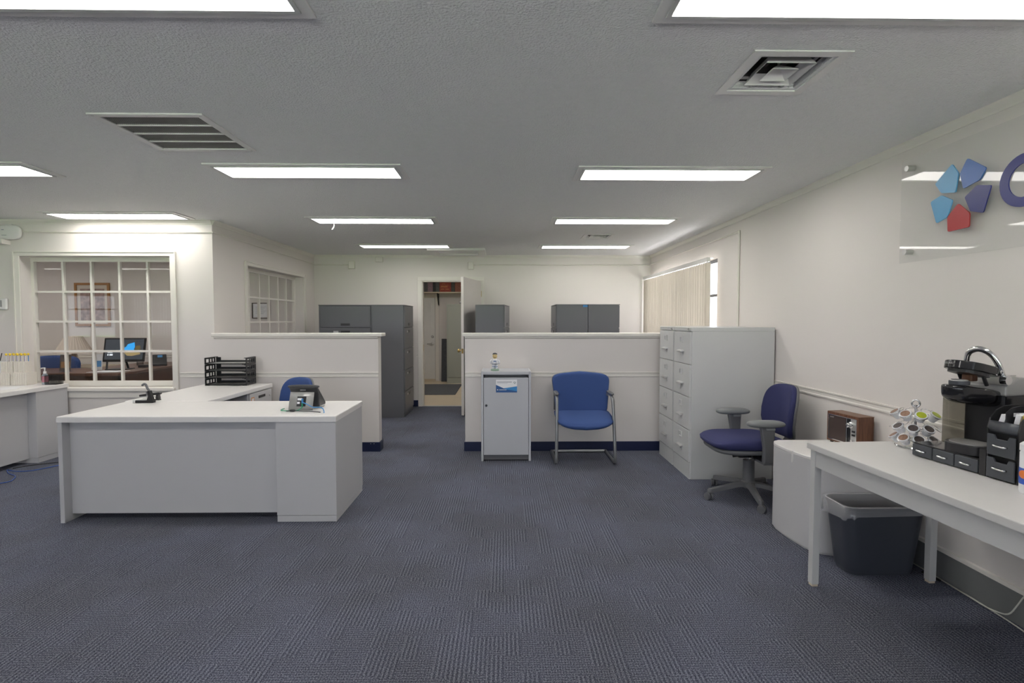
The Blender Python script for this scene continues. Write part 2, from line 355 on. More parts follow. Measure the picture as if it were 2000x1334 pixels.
# trims
def run_x(name, prof, x0, x1, m, label, cat='trim'):   # profile in (y, z)
    return struct(B().prism(prof, x0, x1, 'x').obj(name, m), label, cat)
def run_y(name, prof, y0, y1, m, label, cat='trim'):   # profile in (x, z)
    return struct(B().prism(prof, y0, y1, 'y').obj(name, m), label, cat)
run_x('trim_1', [(YP - a, b) for a, b in rail_profile(.797)], XL, -5.105, 'trim', 'chair rail on the wall left of the paned window')
run_x('trim_2', [(YP - a, b) for a, b in rail_profile(.797)], -3.415, XS, 'trim', 'short chair rail between paned window and half wall')
run_y('trim_3', [(XR - a, b) for a, b in rail_profile(.826)], YF, YP, 'trim', 'chair rail along the side wall behind the coffee table')
run_x('trim_4', [(YB - a, b) for a, b in rail_profile(.797)], -1.42, -1.39, 'trim', 'stub of chair rail beside the door casing')
run_x('trim_5', [(YB - a, b) for a, b in rail_profile(.80)], -8.6, XS - .16, 'trim', 'chair rail inside the glazed office')
cv = lambda s: [(0, ZC), (-.030 * s, ZC), (-.028 * s, ZC - .012), (-.010 * s, ZC - .036), (-.008 * s, ZC - .046), (0, ZC - .046)]
run_y('trim_6', [(XR + a, b) for a, b in cv(1)], YF, YB, 'trim', 'small crown moulding along the side wall')
run_x('trim_7', [(YB + a, b) for a, b in cv(1)], XS, XR, 'trim', 'small crown moulding along the end wall')
run_x('trim_8', [(YP + a, b) for a, b in cv(1)], XL, XS, 'trim', 'small crown moulding above the paned window')
run_y('trim_9', [(XS - a, b) for a, b in cv(1)], YP, YB, 'trim', 'small crown moulding on the office side wall')
bxr = run_y('baseboard_right', [(XR, 0), (XR - .012, 0), (XR - .012, .150), (XR, .150)], YF, 4.49, 'grey_base', 'grey vinyl baseboard along the side wall under the table', 'baseboard')
B().prism([(XR, .150), (XR - .016, .150), (XR - .014, .168), (XR, .172)], YF, 4.49, 'y').obj('cap_bead', 'trim', bxr)
run_x('baseboard_back', [(YB, 0), (YB - .012, 0), (YB - .012, .10), (YB, .10)], XS, -1.395, 'navy_base', 'navy baseboard on the end wall beside the door', 'baseboard')
run_x('baseboard_left', [(YP, 0), (YP - .012, 0), (YP - .012, .10), (YP, .10)], XL, XS, 'navy_base', 'navy baseboard below the paned window', 'baseboard')
run_x('trim_10', [(YP, 2.180), (YP - .10, 2.180), (YP - .10, 2.228), (YP, 2.228)], -7.2, -5.128, 'trim', 'cream ledge end below the wireless access point')

# ------------------------------------------------------------------ paned windows
def paned_window(name, label, u0, u1, v0, v1, cols, rows, mp, sgn):
    """local frame: u along the wall, v up, w out of the room (0 = room face)"""
    t = thing(name, label, 'window', kind='structure')
    def bar(nm, a, b, c, d, e, f, m='trim', bv=.0):
        p, q = mp(a, c, e), mp(b, d, f); lo = [min(i, j) for i, j in zip(p, q)]; hi = [max(i, j) for i, j in zip(p, q)]
        return bx(nm, m, lo[0], hi[0], lo[1], hi[1], lo[2], hi[2], t, bv)
    cw = .062
    bar('casing', u0 - cw, u1 + cw, v1, v1 + .05, -.016, .0, bv=.004); bar('casing', u0 - cw, u0, v0, v1, -.016, 0, bv=.004); bar('casing', u1, u1 + cw, v0, v1, -.016, 0, bv=.004)
    bar('casing_edge', u0 - cw, u1 + cw, v1 + .038, v1 + .05, -.024, -.016); bar('casing_edge', u0 - cw, u0 - cw + .012, v0, v1 + .038, -.024, -.016); bar('casing_edge', u1 + cw - .012, u1 + cw, v0, v1 + .038, -.024, -.016)
    bar('sill', u0 - .03, u1 + .03, v0 - .005, v0 + .028, -.045, .10, bv=.005); bar('apron', u0, u1, v0 - .075, v0 - .005, -.018, 0)
    g0, g1, h0, h1 = u0 + .030, u1 - .030, v0 + .085, v1 - .045
    bar('jamb', u0, g0, v0, v1, .12, .16); bar('jamb', g1, u1, v0, v1, .12, .16); bar('head', g0, g1, h1, v1, .12, .16); bar('bottom_rail', g0, g1, v0 + .028, h0, .12, .16)
    bw = .011
    for i in range(1, cols): x = g0 + (g1 - g0) * i / cols; bar('muntin', x - bw, x + bw, h0, h1, .125, .155)
    for j in range(1, rows): z = h0 + (h1 - h0) * j / rows; bar('muntin', g0, g1, z - bw, z + bw, .1255, .1545)
    for i in range(cols):
        for j in range(rows):
            a, b = g0 + (g1 - g0) * i / cols, g0 + (g1 - g0) * (i + 1) / cols; c, d = h0 + (h1 - h0) * j / rows, h0 + (h1 - h0) * (j + 1) / rows
            bar('pane', a + bw, b - bw, c + bw, d - bw, .138, .142, 'glass')
    return t
paned_window('window_1', 'interior office window of twenty panes facing the reception area', LW[0], LW[1], LW[2], LW[3], 5, 4, lambda u, v, w: (u, YP + w, v), 1)
paned_window('window_2', 'interior office window in the side wall beside the grey cabinets', SW[0], SW[1], SW[2], SW[3], 6, 4, lambda u, v, w: (XS - w, u, v), 1)
# exterior windows
def ext_window(name, label, a, b, c, d, mp, nmull):
    t = thing(name, label, 'window', kind='structure')
    def bar(nm, u0, u1, v0, v1, w0, w1, m):
        p, q = mp(u0, v0, w0), mp(u1, v1, w1); lo = [min(i, j) for i, j in zip(p, q)]; hi = [max(i, j) for i, j in zip(p, q)]
        bx(nm, m, lo[0], hi[0], lo[1], hi[1], lo[2], hi[2], t)
    bar('frame', a, b, d - .04, d, .02, .10, 'frame_dark'); bar('frame', a, b, c, c + .04, .02, .10, 'frame_dark'); bar('frame', a, a + .04, c + .04, d - .04, .02, .10, 'frame_dark'); bar('frame', b - .04, b, c + .04, d - .04, .02, .10, 'frame_dark')
    for i in range(1, nmull):
        u = a + (b - a) * i / nmull; bar('mullion', u - .02, u + .02, c + .04, d - .04, .03, .09, 'frame_dark')
    bar('transom', a + .04, b - .04, d - .42, d - .39, .03, .09, 'frame_dark')
    for i in range(nmull):
        u0, u1 = a + (b - a) * i / nmull, a + (b - a) * (i + 1) / nmull
        bar('pane', u0 + .02, u1 - .02, c + .04, d - .42, .058, .062, 'glass'); bar('pane', u0 + .02, u1 - .02, d - .39, d - .04, .058, .062, 'glass')
ext_window('window_3', 'outside window with dark metal frame behind the vertical blinds', 5.80, 8.32, .85, 2.085, lambda u, v, w: (XR + w, u, v), 3)
for i, h in enumerate(FWN): ext_window('window_%d_offscreen' % (4 + i), ('small front window without blinds facing the lawn', 'small front window behind hanging vertical blinds', 'unseen wide window added for daylight across from the reception desk', 'unseen wide window added for daylight across from the blue guest chair')[i], *h, lambda u, v, w: (u, YF - w, v), 2)  # the two wide windows are unseen, added to bring daylight into the room

def blinds(name, label, origin, rz, length, z0, z1, n):
    t = thing(name, label, 'blinds', origin, rz)
    bx('headrail', 'white_plastic', 0, length, -.02, .02, z1, z1 + .045, t, .003)
    for k in range(5): bx('bracket', 'brushed', .05 + k * (length - .14) / 4, .09 + k * (length - .14) / 4, -.005, .075, z1 + .045, z1 + .052, t)
    sl = B(); sl.add([(-.044, .010, z0), (-.015, -.006, z0), (.015, -.006, z0), (.044, .010, z0), (-.044, .010, z1 - .012), (-.015, -.006, z1 - .012), (.015, -.006, z1 - .012), (.044, .010, z1 - .012)],
                     [(0, 1, 5, 4), (1, 2, 6, 5), (2, 3, 7, 6)])
    me = sl.mesh('slat', 'blind', True); hk = B().box(-.006, .006, -.004, .004, z1 - .014, z1 + .002).mesh('hook', 'white_plastic')
    for k in range(n):
        s = bpy.data.objects.new('slat', me); C.objects.link(s); s.parent = t; s.location = (.04 + (length - .08) * k / (n - 1), 0, 0); s.rotation_euler = (0, 0, R(24 + random.uniform(-8, 8)))
        h = bpy.data.objects.new('hook', hk); C.objects.link(h); h.parent = s
    return t
nt = M['blind'].node_tree; bb = nt.nodes['Principled BSDF']; tr = nt.nodes.new('ShaderNodeBsdfTranslucent'); tr.inputs[0].default_value = (.60, .54, .45, 1)
ms = nt.nodes.new('ShaderNodeMixShader'); ms.inputs[0].default_value = .10; nt.links.new(bb.outputs[0], ms.inputs[1]); nt.links.new(tr.outputs[0], ms.inputs[2]); nt.links.new(ms.outputs[0], nt.nodes['Material Output'].inputs[0])
blinds('vertical_blinds', 'cream vertical slat blinds over the window behind the light grey filing cabinets', (2.255, 8.42, 0), -math.pi / 2, 2.66, .30, 2.045, 36)
blinds('vertical_blinds', 'vertical slat blinds hanging over a front window', (-10.4, YF + .10, 0), 0, 1.55, .80, 2.10, 20)

# ------------------------------------------------------------------ ceiling lights
def light_fixture(label, x, y, sfx=''):
    t = thing('ceiling_light' + sfx, label, 'ceiling light', (x, y, ZC), group='fluorescent ceiling light panels')
    a, b, fw = .608, .128, .050
    fr = B(); fr.slab((-a - fw, a + fw), (-b - fw, b + fw), -.010, 0, [(-a, a, -b, b)], mZ); fr.obj('frame', 'white_plastic', t, .003)
    fr2 = B(); fr2.slab((-a - .012, a + .012), (-b - .012, b + .012), -.016, -.008, [(-a + .004, a - .004, -b + .004, b - .004)], mZ); fr2.obj('door_frame', 'file_grey', t)
    bx('lens' + sfx, 'lens', -a, a, -b, b, -.008, -.004, t)
    return t
spots = [(-1.30, 1.665, 'lamp panel over the open carpet in front of the reception desk'), (1.17, 1.675, 'lamp panel above the coffee table and wall sign'),
         (-1.35, 3.71, 'lamp panel above the reception desk phone'), (1.16, 3.735, 'lamp panel above the navy task chair'),
         (-1.355, 5.50, 'lamp panel above the end of the left half wall, with a loose clip'), (1.145, 5.49, 'lamp panel above the right half wall and grey filing cabinets'),
         (-1.39, 7.39, 'lamp panel above the dark cabinets next to the ceiling hatch'), (1.14, 7.41, 'lamp panel above the back to back dark cabinets'),
         (-3.83, 3.70, 'lamp panel between the reception desk and the second desk'), (-3.83, 5.29, 'lamp panel close above the paned office window')]
fx = [light_fixture('long fluorescent ' + s[2], s[0], s[1]) for s in spots]
B().tube(fillet([(-.46, .135, -.012), (-.46, .15, -.03), (-.47, .15, -.06), (-.485, .15, -.075)], .01), .006, 6).obj('loose_clip', 'white_plastic', fx[4])
for x, y, lab in ((-6.3, 3.7, 'over the open floor beyond the side desk'), (-3.83, 1.67, 'over the open floor in front of the side desk'), (-7.2, .65, 'mirrored in the right panes of the office window'), (-9.5, .65, 'mirrored in the left panes of the office window')):
    light_fixture('long fluorescent lamp panel ' + lab, x, y, '_offscreen')
light_fixture('long fluorescent lamp panel inside the glazed office above the wooden desk', -5.1, 7.0, '_offscreen'); light_fixture('long fluorescent lamp panel inside the glazed office by the far wall', -7.3, 7.0, '_offscreen')
light_fixture('long fluorescent lamp panel in the back room', -1.1, 10.2, '_offscreen')

# return grille
t = thing('return_air_grille', 'white square return air grille with dark mesh in the ceiling', 'air vent', (RET[0], RET[1], ZC))
B().slab((-.29, .29), (-.29, .29), -.008, 0, [(-.25, .25, -.25, .25)], mZ).obj('frame', 'white_plastic', t, .002)
bx('backing', 'sheet_metal', -.25, .25, -.25, .25, .30, .31, t)
for s in (-1, 1): bx('duct_side', 'sheet_metal', s * .25 - .004, s * .25 + .004, -.25, .25, 0, .30, t); bx('duct_side', 'sheet_metal', -.25, .25, s * .25 - .004, s * .25 + .004, 0, .30, t)
for k in range(3): bx('cross_bar', 'white_plastic', -.25, .25, -.131 + k * .125, -.121 + k * .125, -.006, .004, t)
wm = B()
for k in range(50): wm.box(-.25 + k * .0102, -.2485 + k * .0102, -.25, .25, -.002, -.001)
for k in range(50): wm.box(-.25, .25, -.25 + k * .0102, -.2485 + k * .0102, -.001, 0)
wm.obj('mesh_screen', 'silver_plastic', t)['kind'] = 'stuff'
for sx in (-1, 0, 1):
    for sy in (-1, 1): B().lathe([(.006, -.010), (.006, -.008)], (sx * .27, sy * .27, 0), 8).obj('screw', 'brushed', t)

def pyramid_ring(a0, a1, z0, z1, th=.002):
    b = B(); q = [(-1, -1), (1, -1), (1, 1), (-1, 1)]
    v = [(x * a0, y * a0, z0) for x, y in q] + [(x * a1, y * a1, z1) for x, y in q] + [(x * a0, y * a0, z0 + th) for x, y in q] + [(x * a1, y * a1, z1 + th) for x, y in q]
    f = []
    for i in range(4):
        j = (i + 1) % 4; f += [(i, j, 4 + j, 4 + i), (8 + i, 12 + i, 12 + j, 8 + j), (i, 8 + i, 8 + j, j), (4 + i, 4 + j, 12 + j, 12 + i)]
    return b.add(v, f)
for (dx, dy, s), lab in zip(DIF, ('white square air diffuser with exposed inner vanes near the coffee table ceiling lamp', 'small white square air diffuser between two far ceiling lamps')):
    t = thing('air_diffuser', lab, 'air vent', (dx, dy, ZC)); h = s / 2
    B().slab((-h, h), (-h, h), -.006, 0, [(-h * .80, h * .80, -h * .80, h * .80)], mZ).obj('flange', 'white_plastic', t, .002)
    pyramid_ring(h * .82, h * .66, -.006, .045).obj('outer_cone', 'white_plastic', t)
    pyramid_ring(h * .52, h * .40, -.004, .035).obj('vane', 'white_plastic', t)
    pyramid_ring(h * .28, h * .04, -.006, .030).obj('centre_cone', 'white_plastic', t)
    for sx in (-1, 1): bx('duct_side', 'sheet_metal', sx * h * .70 - .003, sx * h * .70 + .003, -h * .7, h * .7, .03, .25, t); bx('duct_side', 'sheet_metal', -h * .7, h * .7, sx * h * .70 - .003, sx * h * .70 + .003, .03, .25, t)
    bx('damper', 'sheet_metal', -h * .7, h * .7, -h * .7, h * .7, .25, .255, t)
    for k in (-.4, 0, .4): bx('damper_blade', 'sheet_metal', h * k - .012, h * k + .012, -h * .68, h * .68, .09, .093, t)
    B().cyl((0, 0, .02), (0, 0, .2), .005, n=8).obj('rod', 'brushed', t); bx('cross_bar', 'sheet_metal', -h * .68, h * .68, -.008, .008, .07, .074, t)
t = thing('ceiling_hatch', 'white framed ceiling hatch beside the far lamp panel above the door', 'hatch', (-.70, 7.93, ZC))
B().slab((-.42, .42), (-.33, .33), -.035, 0, [(-.30, .30, -.22, .22)], mZ).obj('frame', 'white_plastic', t, .006); bx('panel', 'ceiling', -.30, .30, -.22, .22, -.012, -.002, t)

# surface wiring
def channel(name, pts, label, r=.010):
    return tag(B().tube(pts, r, 4).obj(name, 'trim'), label, 'cable channel')
channel('cable_channel', [(-4.99, YP - .008, 2.312), (XS + .008, YP - .008, 2.312)], 'thin white cable channel above the paned office window')
channel('cable_channel', [(XS + .008, YP - .016, 2.312), (XS + .008, YB - .008, 2.295)], 'thin white cable channel running along the office side wall')
channel('cable_channel', [(XS + .008, YB - .008, 2.285), (-2.49, YB - .008, 2.285)], 'short cable channel leading to the junction box over the dark cabinets')
channel('cable_channel', [(-.49, YB - .011, 2.285), (XR - .03, YB - .011, 2.285)], 'thin cable channel on the end wall right of the door')
channel('cable_channel', [(XR - .0105, YB - .03, 2.290), (XR - .0105, 5.26, 2.290)], 'thin cable channel high on the side wall above the blinds')
channel('cable_channel', [(XR - .0105, 5.25, 2.300), (XR - .0105, 5.25, 1.336)], 'vertical cable channel dropping behind the light grey filing cabinets')
for x, z, ww, hh, lab in ((-2.438, 2.280, .05, .062, 'white junction box at the end of the short cable channel'), (-2.0, 2.366, .06, .04, 'small white sensor box close under the ceiling'), (-.537, 2.270, .045, .058, 'white junction box above the open door')):
    t = thing('junction_box', lab, 'junction box', (x, YB, z)); bx('body', 'outlet', -ww, ww, -.035, 0, -hh, hh, t, .004); bx('cover', 'trim', -ww * .9, ww * .9, -.040, -.035, -hh * .9, hh * .9, t, .002)
t = thing('access_point', 'rounded white wireless access point on the wall left of the paned window', 'access point', (-5.115, YP, 2.305))
B().blob((0, -.030, 0), (.125, .028, .075), .6, .55).obj('shell', 'white_plastic', t, smooth=True); B().blob((-.085, -.050, -.008), (.014, .006, .005), 1, 1, 10, 6).obj('status_light', 'led', t)
bx('mark', 'ink_grey', -.05, -.025, -.0585, -.055, .018, .026, t); bx('mark', 'ink_grey', -.05, .0, -.0585, -.055, -.036, -.031, t); bx('bracket', 'white_plastic', -.04, .03, -.03, 0, .065, .085, t)
t = thing('thermostat', 'small white thermostat on the wall left of the paned window', 'thermostat', (-5.215, YP, 1.566)); bx('body', 'white_plastic', -.045, .045, -.03, 0, -.06, .06, t, .012); bx('face', 'silver_plastic', -.035, .0, -.032, -.03, -.03, .04, t)

# ------------------------------------------------------------------ door and back room
t = thing('door_1', 'white flat door leaf standing open with brass knob', 'door', (-.392, YB - .012, 0), math.atan2(-.885, -.215), kind='structure')
bx('leaf', 'door_leaf', .0, .905, -.020, .020, .012, 2.022, t, .003)
for s in (-1, 1):
    B().lathe([(.030, 0), (.030, .006), (.012, .010), (.011, .035), (.022, .045), (.028, .058), (.022, .070), (.006, .073)], (.845, s * .020, .952), 16, Matrix.Rotation(-s * math.pi / 2, 3, 'X')).obj('knob', 'brass', t, smooth=True)
bx('latch_plate', 'brass', .905, .907, -.013, .013, .915, .985, t); bx('foot_stop', 'black_plastic', .87, .90, .02, .035, 0, .03, t)
for z in (.25, 1.05, 1.82): B().cyl((-.006, .022, z - .045), (-.006, .022, z + .045), .008, n=8).obj('hinge', 'brass', t)
t = thing('trim_11', 'cream door casing around the open doorway', 'door casing', (0, YB, 0), kind='structure')
for a, b in ((-1.395, -1.328), (-.382, -.318)): bx('casing', 'trim', a, b, -.018, 0, 0, 2.03, t, .004)
bx('casing', 'trim', -1.395, -.318, -.018, 0, 2.03, 2.092, t, .004)
for a, b in ((-1.335, -1.315), (-.395, -.375)): bx('jamb', 'trim', a, b, 0, .14, 0, 2.03, t)
bx('head_jamb', 'trim', -1.315, -.395, 0, .14, 2.015, 2.035, t); bx('strike_plate', 'brass', -1.3155, -1.313, .04, .07, .90, 1.0, t)
bx('threshold', 'brushed', -1.315, -.395, -.01, .05, 0, .006, t)
t = thing('door_2', 'white panelled steel door in the back room with lever handle', 'door', (-2.04, 12.0, 0), kind='structure')
bx('leaf', 'door_white', -.455, .455, -.035, 0, .05, 1.905, t)
for cx in (-.22, .22):
    for z0, z1 in ((1.58, 1.78), (1.03, 1.50), (.18, .90)):
        B().slab((cx - .13, cx + .13), (z0, z1), -.044, -.035, [(cx - .11, cx + .11, z0 + .02, z1 - .02)], mY).obj('panel_moulding', 'door_white', t); bx('panel_field', 'door_white', cx - .085, cx + .085, -.040, -.035, z0 + .045, z1 - .045, t)
for a, b in ((.465, .545), (-.545, -.465)): bx('casing', 'trim', a, b, -.02, 0, 0, 1.91, t)
bx('casing', 'trim', -.545, .545, -.02, 0, 1.91, 1.98, t)
B().lathe([(.032, 0), (.032, .008), (.02, .02)], (.395, -.035, 1.02), 14, Matrix.Rotation(math.pi / 2, 3, 'X')).obj('deadbolt', 'brushed', t, smooth=30)
B().lathe([(.036, 0), (.036, .010), (.014, .016), (.014, .05)], (.395, -.035, .86), 14, Matrix.Rotation(math.pi / 2, 3, 'X')).obj('rose', 'brushed', t, smooth=30)
B().tube([(.395, -.08, .86), (.33, -.085, .86), (.28, -.08, .855)], .010, 8).obj('lever', 'brushed', t, smooth=True); bx('sweep', 'shelf_wood', -.455, .455, -.06, 0, .0, .05, t)
t = thing('wall_shelf', 'pale wooden shelf board with black bracket high on the back room wall', 'shelf', (-1.0, 12.0, 2.0)); bx('board', 'shelf_wood', -1.4, 1.2, -.30, 0, 0, .028, t)
for bxx in (-.50, .55): bx('bracket', 'black_plastic', bxx - .012, bxx + .012, -.28, 0, -.006, 0, t); B().prism([(-.27, -.004), (-.24, -.004), (-.004, -.27), (-.004, -.24), (-.0, -.28)], bxx - .010, bxx + .010, 'x').obj('bracket_arm', 'black_plastic', t); bx('bracket_arm', 'black_plastic', bxx - .010, bxx + .010, -.02, 0, -.28, 0, t)
bxc = [('black and white patterned carton on the back room shelf', -1.90, -1.715, (.45, .45, .46), (.06, .07, .06)), ('pinkish purple carton on the back room shelf', -1.71, -1.60, (.36, .20, .27), (.5, .35, .4)), ('black upright carton on the back room shelf', -1.595, -1.535, (.035, .035, .035), (.06, .06, .06)),
       ('dark green and grey carton on the back room shelf', -1.53, -1.45, (.06, .08, .06), (.22, .22, .22)), ('wide red carton with yellow print on the back room shelf', -1.445, -1.19, (.42, .02, .02), (.60, .10, .04)), ('dark olive carton on the back room shelf', -1.185, -1.11, (.06, .07, .04), (.12, .1, .08)), ('red carton at the far end of the back room shelf', -1.105, -.90, (.40, .03, .025), (.5, .2, .1))]
for lab, a, b, c1, c2 in bxc:
    nm = 'carton_' + lab.split()[0] + lab.split()[1]; mat(nm, [q * .6 for q in c1], .5, var=.4, vscale=45, vary2=[q * .6 for q in c2])
    t = thing('carton', lab, 'box', ((a + b) / 2, 11.79, 2.028), group='cartons on the back room shelf'); hw = (b - a) / 2
    bx('body', nm, -hw, hw, -.06, .18, 0, .27, t); bx('lid_flap', nm, -hw, hw, -.062, .18, .27, .274, t)
    if 'yellow' in lab:
        for k, (x0, x1, z0, z1) in enumerate(((-.10, .05, .10, .125), (-.10, .07, .135, .15), (-.08, .0, .17, .185), (-.1, -.02, .05, .07), (0, .08, .05, .07))): bx('print_band', 'orange_tag', x0, x1, -.0615, -.06, z0 + .004, z1 - .004, t)
t = thing('metal_locker', 'pale green steel locker in the back room', 'locker', (-.94, 11.52, 0)); bx('body', 'locker', -.33, .40, .012, .45, 0, 1.75, t); bx('door', 'locker', -.295, .40, 0, .012, .13, 1.71, t, .003); bx('plinth', 'locker', -.31, .40, -.004, .012, 0, .115, t)
for z in (.3, .9, 1.5): bx('hinge', 'locker', -.305, -.295, -.006, .012, z, z + .06, t)
tag(B().blob((-.88, 11.62, 1.792), (.13, .08, .035), .8, .9, 16, 8, lambda p: (p.x, p.y, p.z + .012 * math.sin(p.x * 90) * math.cos(p.y * 70))).obj('crumpled_paper', 'paper'), 'crumpled white paper lying on the green locker', 'paper')
tag(B().prism([(11.86, 0), (11.885, 0), (11.995, .97), (11.97, .97)], -1.435, -1.285, 'x').obj('rolled_mat', 'mat_grey'), 'dark grey strip leaning on the wall beside the green locker', 'mat')
tag(bx('floor_mat', 'mat_grey', -2.2, -.92, 9.74, 11.30, 0, .010), 'flat dark grey doormat on the tan back room floor', 'mat')

# ------------------------------------------------------------------ dark lateral cabinets
def lateral(label, loc, rz, wd=.76, dp=.46, h=1.605, front='file_dark'):
    """front faces local -y, origin at front left bottom corner"""
    t = thing('lateral_file_cabinet', label, 'filing cabinet', loc, rz, 'dark grey lateral filing cabinets')
    bx('body', 'file_dark', 0, wd, .014, dp, 0, h, t, .003); bx('top', 'file_dark', -.001, wd + .001, .0, dp, h, h + .012, t, .002)
    zs = [.06, .37, .68, .985, 1.29, h]
    for i in range(5):
        d = bx('drawer', front, .022, wd - .022, 0, .016, zs[i] + .005, zs[i + 1] - .005, t, .003); top = i == 4
        zc = zs[i] + .045 if top else zs[i + 1] - .06
        bx('pull', 'black_plastic', wd / 2 - .065, wd / 2 + .065, -.004, .004, zc - .016, zc + .016, d); bx('pull_lip', 'plastic_grey', wd / 2 - .07, wd / 2 + .07, -.008, .0, zc + .016, zc + .022, d)
        if not top: bx('label_holder', 'brushed', wd / 2 - .17, wd / 2 - .10, -.003, .001, zc - .012, zc + .014, d)
    bx('plinth', 'file_dark', .02, wd - .02, .03, dp - .02, -.0, .02, t)
    return t
lateral('dark grey filing cabinet facing the half wall, closest to the paned side window', (-2.648, 7.49, 0), 0, front='file_dark')
lateral('dark grey filing cabinet facing the aisle left of the open doorway', (-1.425, 7.47, 0), math.pi / 2, wd=.74)
lateral('single dark grey filing cabinet standing right of the open door leaf', (.002, 7.38, 0), math.pi / 2 - R(6), dp=.415)
lateral('dark grey filing cabinet with blue tape, left one of the back to back pair', (.712, 7.98, 0), -math.pi / 2, wd=.78, dp=.44)
cabE = lateral('dark grey filing cabinet facing the blinds, right one of the back to back pair', (1.597, 7.20, 0), math.pi / 2, wd=.78, dp=.44)
tag(bx('blue_tape', 'sticker_light', 1.085, 1.150, 7.197, 7.2, 1.578, 1.606), 'scrap of blue tape stuck near the top of the paired cabinets', 'tape')

# ------------------------------------------------------------------ light grey vertical files
def vfile(label, y0):
    t = thing('filing_cabinet', label, 'filing cabinet', (1.62, y0 + .4485, 0), -math.pi / 2, 'light grey four drawer filing cabinets')
    wd, dp, h = .4485, .735, 1.335
    bx('body', 'file_grey', 0, wd, .012, dp, 0, h - .034, t, .003); bx('top', 'file_grey', 0, wd, .0, dp, h - .034, h, t, .004); bx('plinth_front', 'file_grey', .012, wd - .012, .004, .014, .0, .142, t)
    for i in range(4):
        z0, z1 = .150 + i * .2875, .150 + (i + 1) * .2875 - .006
        d = bx('drawer', 'file_grey', .014, wd - .014, -.004, .014, z0, z1, t, .003); m = wd / 2
        B().slab((m - .038, m + .038), (z1 - .098, z1 - .045), -.010, -.004, [(m - .030, m + .030, z1 - .090, z1 - .053)], mY).obj('label_holder', 'file_grey', d)
        B().prism([(-.004, z1 - .165), (-.030, z1 - .168), (-.034, z1 - .176), (-.030, z1 - .186), (-.026, z1 - .178), (-.004, z1 - .176)], m - .062, m + .062, 'x').obj('handle', 'brushed', d, smooth=30)
        bx('handle_plate', 'file_grey', m - .04, m + .04, -.007, -.004, z1 - .215, z1 - .165, d)
    B().lathe([(.012, 0), (.012, .01), (.006, .013)], (wd - .05, 0, h - .018), 12, Matrix.Rotation(math.pi / 2, 3, 'X')).obj('lock', 'chrome', t, smooth=30)
    return t
vfile('tall light grey four drawer filing cabinet next to the half wall', 4.962); vfile('tall light grey four drawer filing cabinet beside the navy task chair', 4.507)

# ------------------------------------------------------------------ reception desk
t = thing('reception_desk', 'pale grey laminate L shaped reception desk with phone and letter trays', 'desk', (-2.11, 3.94, 0))
def D(n, m, a, b, c, d, e, f, bv=.0, par=None): return bx(n, m, a + 2.11, b + 2.11, c - 3.94, d - 3.94, e, f, par or t, bv)
D('top', 'laminate_top', -3.06, -1.16, 3.585, 4.27, .700, .740, .006); D('top_edge', 'laminate_top', -3.0605, -1.1595, 3.5845, 4.2, .700, .728)
D('return_top', 'laminate_top', -3.09, -2.42, 4.27, 5.47, .700, .740, .006)
D('end_panel', 'laminate_body', -3.058, -3.028, 3.590, 4.26, .0, .70, .002); D('modesty_panel', 'laminate_body', -3.028, -1.577, 3.655, 3.680, .045, .70)
p = D('pedestal', 'laminate_body', -1.577, -1.165, 3.594, 4.26, .045, .70, .002); D('kick', 'laminate_body', -1.575, -1.167, 3.596, 4.255, 0, .043, par=p)
p = D('return_pedestal', 'laminate_body', -3.07, -2.44, 4.97, 5.46, .03, .70, .002); D('return_panel', 'laminate_body', -3.085, -3.06, 4.27, 4.97, .03, .70)
for k, (a, b) in enumerate(((.545, .69), (.30, .54), (.05, .295))):
    d = D('drawer', 'laminate_body', -2.442, -2.424, 4.985, 5.45, a, b, .002, p); q = D('pull', 'black_plastic', -2.424, -2.421, 5.16, 5.30, b - .06, b - .035, par=d); q['label'] = 'dark recessed drawer pull'
D('orange_tag', 'orange_tag', -2.424, -2.4225, 5.01, 5.07, .60, .655, par=p); D('tag_centre', 'paper', -2.4225, -2.4215, 5.02, 5.06, .61, .645, par=p); B().cyl((-2.424 + 2.11, 1.46, .63), (-2.416 + 2.11, 1.46, .63), .010, n=10).obj('lock', 'brushed', p)
D('paint_chip', 'trim', -2.28, -2.22, 3.6545, 3.656, .693, .6995)

# second desk
t = thing('side_desk', 'pale grey laminate desk at the paned window with paper honeycomb holder', 'desk', (-4.95, 4.7, 0))
def E2(n, m, a, b, c, d, e, f, bv=.0): return bx(n, m, a + 4.95, b + 4.95, c - 4.7, d - 4.7, e, f, t, bv)
E2('top', 'laminate_top', -5.36, -4.555, 3.7, 5.505, .700, .740, .005); E2('edge_band', 'laminate_top', -5.3605, -4.5545, 3.6995, 5.5055, .7005, .732)
E2('pedestal', 'laminate_body', -5.30, -4.565, 5.13, 5.50, .05, .70, .002); E2('kick', 'laminate_body', -5.28, -4.568, 5.132, 5.49, 0, .048); E2('modesty_panel', 'laminate_body', -4.67, -4.65, 3.8, 5.13, .045, .70); E2('end_panel', 'laminate_body', -5.3, -4.565, 3.72, 3.75, 0, .70)
bx('corner_clip', 'trim', -4.585 + 4.95, -4.572 + 4.95, 5.5055 - 4.7, 5.507 - 4.7, .70, .735, t)

